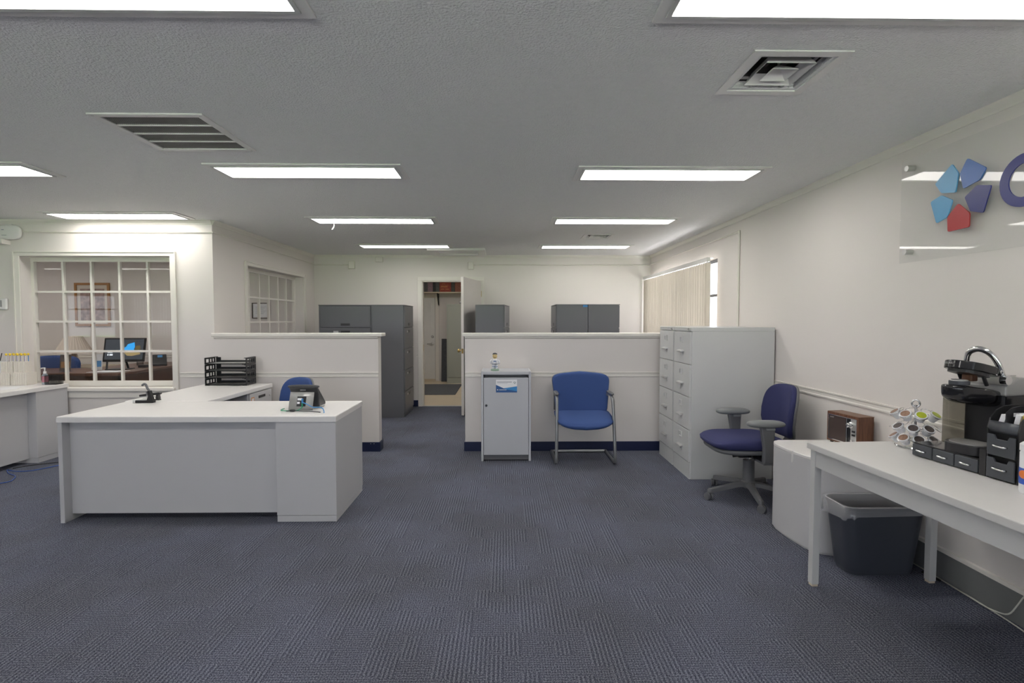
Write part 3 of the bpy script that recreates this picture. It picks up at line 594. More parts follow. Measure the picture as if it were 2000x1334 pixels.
# ------------------------------------------------------------------ letter trays
def tray(label, k):
    z = .7405 + k * .0705
    t = thing('letter_tray', label, 'letter tray', (-2.80, 5.375, z), group='stack of black letter trays'); a, b = .205, .105
    bx('floor_plate', 'black_plastic', -a, a, -b, b, .006, .011, t); bx('paper_sheet', 'silver_plastic', -a + .03, a - .03, -b + .003, b - .01, .011, .0125, t)
    for s in (-1, 1):
        hol = [(-b + .02, -b + .075, .018, .052), (-b + .09, -b + .125, .018, .052), (-b + .14, -b + .17, .018, .052)]
        B().slab((-b, b - .02), (0, .066), s * a - .003, s * a + .003, hol, mX).obj('side_frame', 'black_plastic', t)
        bx('top_lip', 'black_plastic', min(s * a, s * (a - .02)), max(s * a, s * (a - .02)), -b, b, .064, .069, t); bx('back_corner', 'black_plastic', min(s * a, s * (a - .05)), max(s * a, s * (a - .05)), b - .004, b, 0, .062, t)
        bx('foot', 'black_plastic', min(s * a, s * (a - .04)), max(s * a, s * (a - .04)), -b, -b + .02, 0, .007, t)
    bx('back_rail', 'black_plastic', -a, a, b - .003, b, .008, .030, t); bx('front_lip', 'black_plastic', -a + .02, a - .02, -b, -b + .004, .003, .012, t)
for k, lab in enumerate(('bottom black letter tray of the stack on the desk return', 'second black letter tray from the bottom of the stack', 'third black letter tray from the bottom of the stack', 'topmost black letter tray of the stack on the desk return')): tray(lab, k)

# ------------------------------------------------------------------ desk phone seen from behind
t = thing('desk_phone', 'dark grey desk phone seen from behind on the reception desk', 'phone', (-1.49, 3.86, .7405), R(-2))
B().prism([(.015, .150), (.0, .165), (.02, .170), (.175, .030), (.17, .012), (.05, .012), (.035, .12)], -.105, .105, 'x').obj('body', 'phone_grey', t, .006)
B().prism([(-.045, .0), (-.035, .04), (-.022, .08), (-.004, .128), (.0, .126), (-.016, .078), (-.030, .038), (-.040, .0)], -.088, .088, 'x').obj('stand', 'silver_plastic', t, smooth=True)
B().prism([(-.0410, .028), (-.0185, .098), (-.010, .098), (-.032, .028)], -.030, .036, 'x').obj('port_recess', 'black_plastic', t)
for a, b, z0, z1 in ((-.027, .006, .070, .086), (-.027, -.008, .046, .060)): B().prism([(-.0415 + .3214 * (z0 - .028), z0), (-.0415 + .3214 * (z1 - .028), z1), (-.030 + .3214 * (z1 - .028), z1), (-.030 + .3214 * (z0 - .028), z0)], a, b, 'x').obj('port_label', 'paper', t)
bx('plug', 'cable_lblue', .012, .022, -.050, -.040, .05, .085, t); bx('plug', 'cable_green', .012, .020, -.052, -.042, .025, .055, t)
B().blob((0, .02, .166), (.12, .02, .014), .7, .6, 20, 8).obj('handset', 'phone_grey', t, smooth=True); bx('message_light', 'brushed', -.02, .02, .006, .010, .140, .143, t)
tag(B().tube(fillet([(-1.475, 3.812, .80), (-1.44, 3.80, .79), (-1.39, 3.79, .765), (-1.36, 3.80, .766), (-1.31, 3.77, .765), (-1.285, 3.72, .7435), (-1.28, 3.70, .7435)], .03), .0035, 6).obj('network_cable', 'cable_lblue', smooth=True), 'light blue network cable plugged in the desk phone', 'cable')
tag(B().tube(fillet([(-1.475, 3.806, .765), (-1.49, 3.775, .746), (-1.58, 3.772, .745), (-1.625, 3.79, .745), (-1.632, 3.83, .745), (-1.63, 3.87, .745)], .03), .0035, 6).obj('network_cable', 'cable_green', smooth=True), 'green cable looping at the foot of the desk phone', 'cable')
tag(B().tube(fillet([(-1.57, 3.760, .745), (-1.54, 3.757, .746), (-1.50, 3.757, .748), (-1.46, 3.757, .745), (-1.40, 3.757, .744), (-1.35, 3.735, .744), (-1.31, 3.715, .744)], .02), .003, 6, None).obj('power_cable', 'black_plastic', smooth=True), 'thin black cable lying in front of the desk phone', 'cable')
tag(B().blob((-1.525, 3.757, .749), (.022, .009, .009), .7, .7, 14, 8).obj('cable_adapter', 'black_plastic', smooth=True), 'small black cable adapter in front of the desk phone', 'adapter')

# stapler and punch
t = thing('stapler', 'black stapler with open jaws lying on the reception desk', 'stapler', (-2.955, 4.32, .7405), R(4))
B().box(-.03, .115, -.018, .018, 0, .010).obj('base', 'black_plastic', t, .003); B().prism([(-.04, .030), (-.04, .046), (.0, .052), (.11, .066), (.125, .060), (.12, .046), (.02, .034)], -.016, .016, 'y').obj('arm', 'black_plastic', t, .003); bx('magazine', 'brushed', -.035, .10, -.008, .008, .022, .032, t); B().cyl((.10, -.017, .02), (.10, .017, .02), .012, n=10).obj('pivot', 'black_plastic', t); bx('hinge_post', 'black_plastic', .09, .11, -.014, .014, .008, .05, t)
t = thing('hole_punch', 'dark metal hand punch with upright lever on the reception desk', 'hole punch', (-2.865, 4.185, .7405), R(3))
bx('base', 'mesh_black', -.065, .07, -.02, .02, 0, .022, t, .003); bx('base_plate', 'brushed', -.06, .01, -.014, .014, .022, .027, t); bx('front_die', 'brushed', -.085, -.060, -.018, .018, .0, .026, t, .003)
B().prism([(.02, .02), (.065, .02), (.055, .06), (.045, .098), (.025, .094), (.03, .055)], -.016, .016, 'y').obj('frame', 'mesh_black', t, .003); B().tube(fillet([(.04, 0, .085), (.02, 0, .115), (.01, 0, .145), (-.003, 0, .152), (-.02, 0, .138)], .01), .009, 8, None).obj('lever', 'plastic_grey', t, smooth=True); bx('spring_plate', 'chrome', .015, .03, -.01, .01, .035, .09, t)

# ------------------------------------------------------------------ items on the side desk
t = thing('honeycomb_holder', 'white folded paper honeycomb holder full of pencils on the side desk', 'pencil holder', (-4.985, 5.385, .7405), R(8))
def comb(nm, x0, x1, y0, y1, z0, z1, n):
    b = B(); pts = []
    for k in range(2 * n + 1): pts.append((x0 + (x1 - x0) * k / (2 * n), y0 + (.010 if k % 2 else 0)))
    return b.prism(pts + [(x1, y1), (x0, y1)], z0, z1, 'z').obj(nm, 'honeycomb', t)
comb('lower_tier', -.150, -.004, -.07, .07, 0, .125, 7); comb('lower_tier', .004, .145, -.07, .07, 0, .125, 7); comb('upper_tier', -.110, -.004, -.03, .07, .125, .235, 5); comb('upper_tier', .004, .105, -.03, .07, .125, .235, 5)
bx('side_board', 'paper', -.158, -.152, -.075, .075, 0, .135, t); bx('side_board', 'paper', -.120, -.114, -.04, .075, .125, .245, t)
base = Vector((-4.985, 5.385, .7405))
pm = B().lathe([(.0035, 0), (.0035, .062)], n=8).mesh('barrel', 'paper'); pmr = B().lathe([(.0035, 0), (.0035, .062)], n=8).mesh('barrel', 'label_red'); pmb = B().lathe([(.0035, 0), (.0035, .062)], n=8).mesh('barrel', 'cable_lblue'); pc = B().blob((0, 0, .072), (.011, .011, .013), .9, 1, 10, 6).mesh('topper', 'pencil_yellow', True)
for k in range(16):
    t2 = thing('pencil', 'pencil with yellow topper standing in the honeycomb holder', 'pencil', (base.x - .100 + k * .0128, base.y + .012 + .024 * (k % 3), base.z + .2352), group='pencils in the honeycomb holder')
    for me in ((pm, pmr, pmb)[k % 3], pc):
        o = bpy.data.objects.new(me.name.split('.')[0], me); C.objects.link(o); o.parent = t2
t = thing('pen_with_flower', 'dark pen leaning behind the honeycomb holder with blue tassel', 'pen', (-5.225, 5.37, .7405)); B().tube([(0, .05, .05), (.03, .05, .15), (.075, .05, .32)], .004, 6).obj('barrel', 'black_plastic', t); B().tube([(-.02, .05, .20), (.05, .05, .30)], .005, 6).obj('clip', 'black_plastic', t)
fl = B()
for k in range(14): a = k * 2.4; fl.tube([(0, 0, .02), (.03 * math.cos(a) - .02, .03 * math.sin(a), .03 + .02 * (k % 3)), (.05 * math.cos(a) - .03, .05 * math.sin(a), .008 + .02 * (k % 3))], .006, 5)
fl.obj('tassel', 'flower_blue', t)
t = thing('sanitizer_bottle', 'clear pump bottle of hand sanitizer on the side desk', 'pump bottle', (-4.705, 5.40, .7405))
B().lathe([(.024, 0), (.027, .006), (.027, .085), (.022, .10), (.012, .112), (.012, .118)], n=20).obj('bottle', 'bottle_clear', t, smooth=40); B().lathe([(.0275, .025), (.0275, .085)], n=20).obj('label', 'label_red', t, smooth=40); B().lathe([(.014, .112), (.014, .135), (.006, .137), (.006, .165)], n=14).obj('collar', 'white_plastic', t, smooth=40); B().tube([(.008, 0, .168), (-.03, -.002, .168), (-.036, -.002, .160)], .0055, 8).obj('pump', 'white_plastic', t, smooth=True)
t = thing('mesh_basket', 'small grey wire mesh basket on the corner of the side desk', 'basket', (-4.632, 5.42, .7405))
mb = B()
for k in range(16): a = -.056 + k * .0075; mb.box(a - .0008, a + .0008, -.046, -.0445, 0, .09); mb.box(a - .0008, a + .0008, .0445, .046, 0, .09)
for k in range(12): a = -.045 + k * .0082; mb.box(-.057, -.0555, a - .0008, a + .0008, 0, .09); mb.box(.0555, .057, a - .0008, a + .0008, 0, .09)
for k in range(12): z = .004 + k * .0075; mb.slab((-.057, .057), (-.046, .046), z - .0008, z + .0008, [(-.0555, .0555, -.0445, .0445)], mZ)
mb.obj('wire_mesh', 'mesh_black', t)['kind'] = 'stuff'; B().tube([(-.058, -.047, .092), (.058, -.047, .092), (.058, .047, .092), (-.058, .047, .092)], .0025, 6, closed=True).obj('rim', 'mesh_black', t); bx('floor_plate', 'mesh_black', -.057, .057, -.046, .046, 0, .003, t)
tag(B().prism([(-4.86, 4.9), (-4.66, 5.03), (-4.80, 5.27), (-5.02, 5.14)], .7405, .742).obj('paper_sheet', 'paper'), 'white sheet of paper lying on the side desk', 'paper')

# ------------------------------------------------------------------ guest chair
t = thing('guest_chair', 'blue upholstered guest chair with grey tubular cantilever frame', 'chair', (.785, 5.0, 0), R(0))
for s in (-1, 1):
    f = fillet([(s * .285, .455, .018), (s * .285, -.035, .018), (s * .278, .0, .35), (s * .272, .055, .655), (s * .268, .30, .665), (s * .262, .345, .48)], .07, 6)
    B().tube(f, .0155, 10).obj('side_tube', 'tube_grey', t, smooth=True)
    B().blob((s * .270, .17, .675), (.022, .13, .013), .7, .6, 16, 8).obj('arm_pad', 'plastic_grey', t, smooth=True)
B().tube(fillet([(-.285, .40, .018), (-.285, .455, .018), (.285, .455, .018), (.285, .40, .018)], .06, 5), .0155, 10).obj('rear_bar', 'tube_grey', t, smooth=True)
B().tube([(-.26, .33, .43), (.26, .33, .43)], .012, 8).obj('cross_tube', 'tube_grey', t, smooth=True); B().tube([(-.275, .05, .39), (.275, .05, .39)], .012, 8).obj('cross_tube', 'tube_grey', t, smooth=True)
B().blob((0, .165, .41), (.280, .245, .058), .55, .42, 40, 16, lambda p: (p.x, p.y, p.z + .10 * p.y - (.035 * max(0, -p.y / .245 - .3) ** 1.3 if p.z > 0 else -.0) + (.015 * (p.x / .28) ** 2 if p.z > 0 else .045 * (p.x / .28) ** 2))).obj('seat', 'chair_blue', t, smooth=True)
B().blob((0, .36, .655), (.278, .042, .212), .20, .17, 40, 20, lambda p: (p.x * (1 + .07 * (p.z / .212)), p.y + .16 * p.z - .045 * (1 - (p.x / .272) ** 2) * .0 + .03 * (p.x / .272) ** 2 * -1, p.z - .035 * (p.x / .272) ** 2 * (1 if p.z > 0 else 0))).obj('backrest', 'chair_blue', t, smooth=True)
B().blob((0, .392, .655), (.280, .022, .214), .20, .17, 40, 16, lambda p: (p.x * (1 + .07 * (p.z / .212)), p.y + .16 * p.z - .03 * (p.x / .272) ** 2, p.z - .035 * (p.x / .272) ** 2 * (1 if p.z > 0 else 0))).obj('back_shell', 'pad_grey', t, smooth=True)

# ------------------------------------------------------------------ task chairs (facing local -x)
def task_chair(label, loc, rz, fabric, base_rot, zback=0.0, arms=True):
    t = thing('task_chair', label, 'task chair', loc, rz)
    for k in range(5):
        a = R(base_rot + 72 * k); ca, sa = math.cos(a), math.sin(a)
        pr_ = [(.03, .125, .030), (.10, .122, .026), (.24, .098, .021), (.325, .084, .018)]
        b = B(); vs = []
        for r, z, hw in pr_:
            for du, dz in ((-hw, -.028), (hw, -.028), (hw * .8, .0), (0, .008), (-hw * .8, .0)): vs.append((r * ca - du * sa, r * sa + du * ca, z + dz))
        fs = [(i * 5 + j, i * 5 + (j + 1) % 5, (i + 1) * 5 + (j + 1) % 5, (i + 1) * 5 + j) for i in range(3) for j in range(5)] + [tuple(range(5)), tuple(range(15, 20))]
        b.add(vs, fs); b.lathe([(.004, .09), (.015, .088), (.019, .078), (.019, .058)], (.325 * ca, .325 * sa, 0), 12); leg = b.obj('base_leg', 'plastic_grey', t, smooth=35)
        ct = (.335 * ca, .335 * sa, .028); sw = R(200 + 37 * k); d = Vector((math.cos(sw), math.sin(sw), 0))
        cb = B()
        for o_ in (-.014, .014): cb.cyl(Vector(ct) + d * (o_ - .009), Vector(ct) + d * (o_ + .009), .028, n=18)
        cb.cyl((ct[0], ct[1], .028), (ct[0], ct[1], .07), .007, n=8); cb.obj('caster', 'plastic_grey', leg, smooth=35)
    B().lathe([(.055, .085), (.052, .13), (.044, .135), (.043, .30)], n=20).obj('column_cover', 'plastic_grey', t, smooth=35); B().lathe([(.014, .29), (.014, .40)], n=12).obj('gas_lift', 'chrome', t, smooth=35)
    bx('mechanism', 'black_plastic', -.12, .16, -.09, .09, .335, .40, t, .015); B().tube([(-.02, -.08, .365), (-.06, -.22, .36)], .007, 8).obj('lever', 'black_plastic', t); B().cyl((-.19, -.13, .375), (-.15, -.14, .385), .022, n=12).obj('tilt_knob', 'black_plastic', t, smooth=35)
    B().blob((-.06, 0, .408), (.255, .235, .026), .5, .5, 36, 10).obj('seat_pan', 'plastic_grey', t, smooth=True)
    B().blob((-.06, 0, .452), (.282, .245, .056), .62, .46, 40, 16, lambda p: (p.x, p.y, p.z - (.030 * max(0, (-p.x / .275) - .45) ** 1.4 if p.z > 0 else -.012 * max(0, -p.x / .275 - .2)) + .012 * (p.y / .245) ** 2)).obj('seat', fabric, t, smooth=True)
    bz = .69 + zback
    fn = lambda p: (p.x + .17 * p.z + .055 * (abs(p.y) / .215) ** 2 * -1 + .05 * max(0, -p.z / .2) ** 2, p.y * (1 - .10 * abs(p.z / .2) ** 2), p.z)
    B().blob((.268, 0, bz), (.035, .215, .205), .55, .50, 40, 20, fn).obj('backrest', fabric, t, smooth=True)
    B().blob((.295, 0, bz - .005), (.018, .220, .21), .55, .50, 40, 16, fn).obj('back_shell', 'plastic_grey', t, smooth=True)
    B().prism([(.10, .37), (.14, .365), (.30, .41), (.328, .46), (.333, .60), (.303, .60), (.295, .47), (.27, .435)], -.04, .04, 'y').obj('back_bar', 'plastic_grey', t, .01)
    if arms:
        for s in (-1, 1):
            B().prism([(-.03, .34), (.05, .34), (.055, .42), (.05, .46), (.055, .60), (.045, .615), (-.055, .615), (-.048, .58), (-.028, .46)], s * .275 - .02, s * .275 + .02, 'y').obj('arm_post', 'plastic_grey', t, .012)
            bx('arm_bracket', 'plastic_grey', -.03, .05, min(s * .1, s * .29), max(s * .1, s * .29), .335, .355, t, .005); bx('height_button', 'pad_grey', -.02, .05, s * .275 - .03, s * .275 + .03, .592, .615, t, .006)
            B().blob((-.01, s * .275, .636), (.138, .050, .030), .75, .62, 28, 12, lambda p: (p.x, p.y, p.z * (1.0 if p.z > 0 else .8))).obj('arm_pad', 'pad_grey', t, smooth=True)
    return t
task_chair('navy task chair with grey padded arms beside the light grey filing cabinets', (1.925, 4.045, 0), 0, 'chair_navy', 188)
task_chair('blue task chair behind the reception desk, mostly hidden', (-2.06, 4.68, 0), R(58), 'chair_blue', 20, -.035, False)

# ------------------------------------------------------------------ shredding console and figurine
t = thing('shredding_console', 'light grey locked document shredding console with blue sticker', 'console', (.017, 5.13, 0))
for s in (-1, 1): bx('side_panel', 'shred_grey', s * .235 - .011, s * .235 + .011, 0, .385, 0, .893, t, .003)
bx('top', 'shred_grey', -.224, .224, .012, .385, .868, .890, t); bx('top_lip', 'shred_grey', -.224, .224, .004, .02, .862, .885, t); bx('slot_floor', 'shred_grey', -.224, .224, .012, .04, .822, .826, t)
d = bx('door', 'shred_grey', -.221, .221, .004, .022, .062, .832, t, .002); bx('plinth', 'plastic_grey', -.224, .224, .025, .04, .01, .060, t); bx('back_panel', 'shred_grey', -.224, .224, .37, .385, .01, .868, t)
B().lathe([(.012, 0), (.012, .008), (.007, .010)], (-.196, .004, .556), 14, Matrix.Rotation(math.pi / 2, 3, 'X')).obj('lock', 'frame_dark', d, smooth=30)
X0, X1, Z0, Z1 = -.100, .108, .685, .812; W_, H_ = X1 - X0, Z1 - Z0; sx = lambda u: X0 + W_ * u; sz = lambda v: Z0 + H_ * v
stk = bx('sticker', 'paper', X0, X1, .0030, .0042, Z0, Z1, t); stk['label'] = 'white and blue recycling sticker'
def flat(nm, m, pts, y): B().prism([(sx(a), sz(b)) for a, b in pts], y, y + .0006, 'y').obj(nm, m, stk)
flat('light_wedge', 'sticker_light', [(.38, .33), (1, .48), (1, 0), (.38, 0)], .0026); flat('dark_wedge', 'sticker_blue', [(0, .60), (.48, .24), (1, .10), (1, 0), (0, 0)], .0022)
flat('print_line', 'ink_grey', [(.05, .79), (.75, .79), (.75, .84), (.05, .84)], .0026); flat('print_line', 'ink_grey', [(.05, .70), (.55, .70), (.55, .72), (.05, .72)], .0026); flat('logo_line', 'paper', [(.15, .19), (.50, .19), (.50, .225), (.15, .225)], .0018); flat('logo_drop', 'paper', [(.05, .20), (.08, .16), (.11, .20), (.08, .27)], .0018)
for k in range(3):
    a0 = 90 + 120 * k; c = (.89, .76); pts = [(c[0] + .055 * math.cos(R(a0 + q)), c[1] + .09 * math.sin(R(a0 + q))) for q in (10, 45, 80, 105)] + [(c[0] + .032 * math.cos(R(a0 + q)), c[1] + .052 * math.sin(R(a0 + q))) for q in (95, 80, 45, 10)]
    flat('recycle_arrow', 'ink_green', pts, .0026)
t = thing('figurine', 'small smiling bobblehead figurine in white standing on the shredding console', 'figurine', (-.095, 5.25, .8905))
B().lathe([(.042, 0), (.042, .012), (.036, .018)], n=20).obj('stand', 'moss', t, smooth=40)
B().blob((-.014, 0, .034), (.015, .016, .022), .7, 1, 14, 8).blob((.014, 0, .034), (.015, .016, .022), .7, 1, 14, 8).blob((0, 0, .085), (.030, .020, .036), .7, .9, 18, 10).blob((0, 0, .058), (.030, .020, .014), .7, .9, 18, 8).obj('body', 'jersey', t, smooth=True)
B().tube([(-.028, 0, .108), (-.044, -.004, .095), (-.036, -.012, .072)], .009, 8).tube([(.028, 0, .108), (.044, -.004, .092), (.040, -.012, .070)], .009, 8).obj('arms', 'jersey', t, smooth=True)
B().lathe([(.0305, .064), (.0305, .070)], n=18).obj('belt', 'frame_dark', t); B().lathe([(.031, .040), (.031, .044)], n=18).obj('sock_band', 'sticker_blue', t); bx('chest_mark', 'sticker_blue', -.014, .014, -.0235, -.018, .092, .100, t)
hd = B().blob((0, -.002, .148), (.024, .023, .029), .95, 1, 18, 12).obj('head', 'skin', t, smooth=True); B().blob((0, .001, .166), (.024, .023, .014), .9, 1, 18, 8).obj('cap', 'frame_dark', hd, smooth=True)
for s in (-1, 1): B().blob((s * .009, -.024, .152), (.003, .002, .004), 1, 1, 8, 6).obj('eye', 'black_plastic', hd)
B().tube([(-.011, -.0235, .141), (-.005, -.026, .135), (.005, -.026, .135), (.011, -.0235, .141)], .0022, 6).obj('mouth', 'black_plastic', hd); B().blob((0, -.026, .146), (.004, .004, .004), 1, 1, 8, 6).obj('nose', 'skin', hd, smooth=True)

# ------------------------------------------------------------------ curved cabinet, radio
t = thing('curved_cabinet', 'white low cabinet with rounded front corner under the wooden radio', 'cabinet', (0, 0, 0))
fp = [(2.33, 3.005), (2.02, 3.005), (1.95, 3.010), (1.89, 3.032), (1.852, 3.075), (1.832, 3.13), (1.820, 3.22), (1.812, 3.32), (1.812, 3.42), (1.822, 3.475), (1.845, 3.515), (1.885, 3.54), (2.33, 3.54)]
cx0, cy0 = 2.07, 3.28; t.location = (cx0, cy0, 0); L2 = [(a - cx0, b - cy0) for a, b in fp]
B().prism(L2, .012, .555, 'z').obj('body', 'laminate_body', t, .002, smooth=35); B().prism([(a * 1.004, b * 1.004) for a, b in L2], .555, .575, 'z').obj('top', 'laminate_top', t, .004, smooth=35); B().prism([(a * .97, b * .97) for a, b in L2], 0, .012, 'z').obj('plinth', 'laminate_body', t)
c_ = bx('clip', 'white_plastic', -.004, .004, -.006, .004, -.075, 0, t, .002); c_.location = (1.8185 - cx0 - .003, 3.235 - cy0, .577); c_.rotation_euler = (0, 0, R(85))
t = thing('table_radio', 'walnut wooden table radio with dark grille standing on the white cabinet', 'radio', (2.205, 3.50, .5755), R(-82))
# local x runs along the front towards the camera, front faces local -y
bx('case', 'walnut', 0, .262, .0, .105, .012, .208, t, .002); bx('case_top', 'walnut_top', -.001, .263, -.001, .106, .207, .2095, t)
B().slab((.0, .262), (.012, .208), -.006, .0, [(.014, .248, .026, .190)], mY).obj('case_rim', 'walnut', t)
B().slab((.012, .250), (.024, .192), -.009, -.004, [(.017, .246, .029, .188)], mY).obj('silver_bezel', 'chrome', t)
g = bx('speaker_grille', 'dark_frame', .017, .168, -.004, -.001, .029, .188, t); bx('grille_border', 'black_plastic', .160, .168, -.006, -.001, .029, .188, t)
bx('dial_strip', 'black_gloss', .172, .200, -.005, -.001, .029, .188, t); bx('control_plate', 'brushed', .200, .246, -.006, -.001, .029, .188, t); bx('divider', 'chrome', .168, .172, -.009, -.001, .029, .188, t)
B().lathe([(.020, 0), (.020, .006), (.015, .008), (.014, .028), (.011, .030)], (.205, -.006, .150), 18, Matrix.Rotation(math.pi / 2, 3, 'X')).obj('tuning_knob', 'chrome', t, smooth=35)
for z in (.105, .082): bx('switch', 'black_plastic', .215, .236, -.012, -.006, z, z + .012, t)
B().lathe([(.010, 0), (.009, .016)], (.223, -.006, .052), 14, Matrix.Rotation(math.pi / 2, 3, 'X')).obj('volume_knob', 'chrome', t, smooth=35)
for a in (.02, .24):
    for b_ in (.015, .09): bx('foot', 'black_plastic', a - .008, a + .008, b_ - .006, b_ + .006, 0, .012, t)
text('maker_name', 'SONY', .013, 'brushed', t, (.022, -.0045, .170), (math.pi / 2, 0, 0))

# ------------------------------------------------------------------ coffee table
TT = .755
t = thing('work_table', 'long white laminate table with square legs against the side wall', 'table', (1.600, 2.712, 0), R(-90 + 2.1))
# local x runs towards the camera, local y into the wall
Lt, Wt = 1.52, .705
bx('top', 'table_top', 0, Lt, 0, Wt, TT - .030, TT, t, .003); bx('top_edge', 'table_top', -.0005, Lt + .0005, -.0005, Wt, TT - .030, TT - .003, t)
bx('apron', 'table_body',   .05, Lt - .05, .016, .036, TT - .118, TT - .030, t); bx('apron', 'table_body', .05, Lt - .05, Wt - .026, Wt - .006, TT - .118, TT - .030, t); bx('apron', 'table_body', .016, .036, .05, Wt - .05, TT - .118, TT - .030, t); bx('apron', 'table_body', Lt - .026, Lt - .006, .05, Wt - .05, TT - .118, TT - .030, t)
for a in (.012, Lt - .049):
    for b_ in (.012, Wt - .049):
        lg = bx('leg', 'table_body', a, a + .037, b_, b_ + .037, .012, TT - .030, t, .002); bx('foot', 'shelf_wood', a + .003, a + .034, b_ + .003, b_ + .034, 0, .012, lg)

# pod carousel
cc = Vector((2.085, 2.60, TT + .0005))
t = thing('pod_carousel', 'chrome three tier coffee pod carousel on the long table', 'carousel', cc)
B().lathe([(.082, 0), (.085, .005), (.082, .010), (.060, .010)], n=32).obj('base', 'chrome', t, smooth=35); B().cyl((0, 0, .008), (0, 0, .215), .006, n=10).obj('spindle', 'chrome', t)
B().tube([(.014 * math.cos(R(a)), -.014 * math.sin(R(a)) * .8, .218 + .016 * math.sin(R(a)) + .004) if False else (.016 * math.cos(R(a)) * .78, -.016 * math.cos(R(a)) * .63, .222 + .018 * math.sin(R(a))) for a in range(0, 360, 24)], .005, 8, closed=True).obj('ring_handle', 'chrome', t, smooth=True)
tiers = [(.056, [-80, -31, 11, 57]), (.110, [-52, -5, 38]), (.178, [-75, -27, 15, 65])]
base_ang = 231
podc = B().lathe([(.016, -.040), (.018, -.038), (.0225, -.004), (.0255, -.003), (.0255, .0)], n=20).mesh('cup', 'pod_cup', 35)
lids = {k: B().lathe([(.0205, .0), (.0205, .0012)], n=20).mesh('lid', k) for k in ('foil_brown', 'foil_green', 'foil_dark')}
rim_me = B().tube([(.0265 * math.cos(R(a)), .0265 * math.sin(R(a)), -.006) for a in range(0, 360, 20)], .0018, 6, closed=True).mesh('pod_ring', 'chrome', True)
for ti, (z, angs) in enumerate(tiers):
    B().tube([(.044 * math.cos(R(a)), .044 * math.sin(R(a)), z - .020) for a in range(0, 360, 15)], .002, 6, closed=True).obj('tier_ring', 'chrome', t, smooth=True)
    for a in (0, 90, 180, 270): B().tube([(0, 0, z - .02), (.044 * math.cos(R(a)), .044 * math.sin(R(a)), z - .02)], .0018, 6).obj('spoke', 'chrome', t)
    allang = angs + ([83, 128, 173, 218, 263] if ti == 1 else [105, 148, 192, 236])
    for k, da in enumerate(allang):
        a = R(base_ang + da); tilt = R(38); mt = Matrix.Rotation(a, 4, 'Z') @ Matrix.Translation((.090, 0, z)) @ Matrix.Rotation(tilt, 4, 'Y')
        o = bpy.data.objects.new('pod_ring', rim_me); C.objects.link(o); o.parent = t; o.matrix_local = mt
        if k >= len(angs): continue
        kind = 'foil_dark' if ti == 1 else ('foil_brown' if k in (0, 1) else ('foil_green' if ti == 2 and k in (2, 3) else 'foil_dark'))
        col = {'foil_brown': 'brown', 'foil_green': 'lime green', 'foil_dark': 'dark'}[kind]
        tn = ('bottom', 'middle', 'top')[ti]
        p = thing('coffee_pod', '%s lidded coffee pod in the %s tier of the carousel' % (col, tn), 'coffee pod', group='coffee pods in the carousel'); p.matrix_world = Matrix.Translation(cc) @ mt
        for me in (podc, lids[kind]): o = bpy.data.objects.new(me.name.split('.')[0], me); C.objects.link(o); o.parent = p

# drawer organizer (front faces local -y, local x towards the camera)
t = thing('pod_drawer_organizer', 'black desktop organizer of small drawers under the coffee maker', 'organizer', (1.950, 2.445, TT + .0005), R(-90 + 6))
bx('low_body', 'black_plastic', 0, .318, .008, .335, 0, .060, t, .003); bx('low_top', 'black_gloss', .0, .318, .0, .335, .060, .064, t)
for k in range(3):
    d = bx('drawer', 'frame_dark', .003 + k * .105, .103 + k * .105, -.004, .01, .004, .058, t, .003); B().tube(fillet([(.033 + k * .105, -.004, .032), (.036 + k * .105, -.016, .032), (.070 + k * .105, -.016, .030), (.073 + k * .105, -.004, .030)], .008, 3), .004, 8).obj('handle', 'chrome', d, smooth=True)
B().prism([(.318, 0), (.345, 0), (.345, .110), (.318, .110)], -.002, .10, 'y').obj('step_panel', 'black_plastic', t)
sd = [(0, 0), (.0, .155), (-.003, .205), (.008, .245), (.035, .277), (.07, .292), (.12, .296), (.30, .296), (.30, 0)]
for x in (.345, .462): B().prism(sd, x, x + .006, 'x').obj('tower_side', 'black_plastic', t)
B().prism([(.012, .275), (.035, .292), (.075, .300), (.12, .30), (.12, .205), (.012, .205)], .403, .407, 'x').obj('divider', 'black_plastic', t)
bx('tower_back', 'black_plastic', .345, .468, .29, .30, 0, .296, t); bx('tower_shelf', 'black_plastic', .351, .462, .01, .29, .196, .200, t); bx('tower_core', 'black_plastic', .351, .462, .02, .29, .002, .196, t)
B().prism([(.004, .190), (-.004, .205), (.004, .235), (.012, .235), (.006, .205), (.012, .190)], .351, .462, 'x').obj('front_lip', 'frame_dark', t, smooth=True)
for z0, z1 in ((.006, .088), (.098, .182)):
    pts = [(.353, z0), (.460, z0), (.460, z1), (.438, z1), (.430, z1 - .016), (.388, z1 - .016), (.380, z1), (.353, z1)]
    d = B().prism(pts, -.010, -.002, 'y').obj('drawer', 'frame_dark', t, .002); B().tube(fillet([(.382, -.010, z0 + .042), (.386, -.022, z0 + .042), (.428, -.022, z0 + .040), (.432, -.010, z0 + .040)], .008, 3), .004, 8).obj('handle', 'chrome', d, smooth=True)
for k, (x, y, z, ry, m) in enumerate(((.375, .03, .228, .3, 'paper'), (.390, .052, .238, .1, 'paper'), (.425, .04, .235, .2, 'paper'), (.438, .05, .240, -.15, 'paper'), (.450, .045, .235, .1, 'pencil_yellow'))):
    o = bx('sugar_packet', m, -.004, .016, -.02, .03, -.028, .026); o.matrix_world = t.matrix_basis @ Matrix.Translation((x, y + .012, z + .010)) @ Matrix.Rotation(ry, 4, 'Y'); tag(o, ('white' if m == 'paper' else 'yellow') + ' sugar packet in the top compartment of the black organizer', 'sugar packet', 'sugar packets in the organizer')

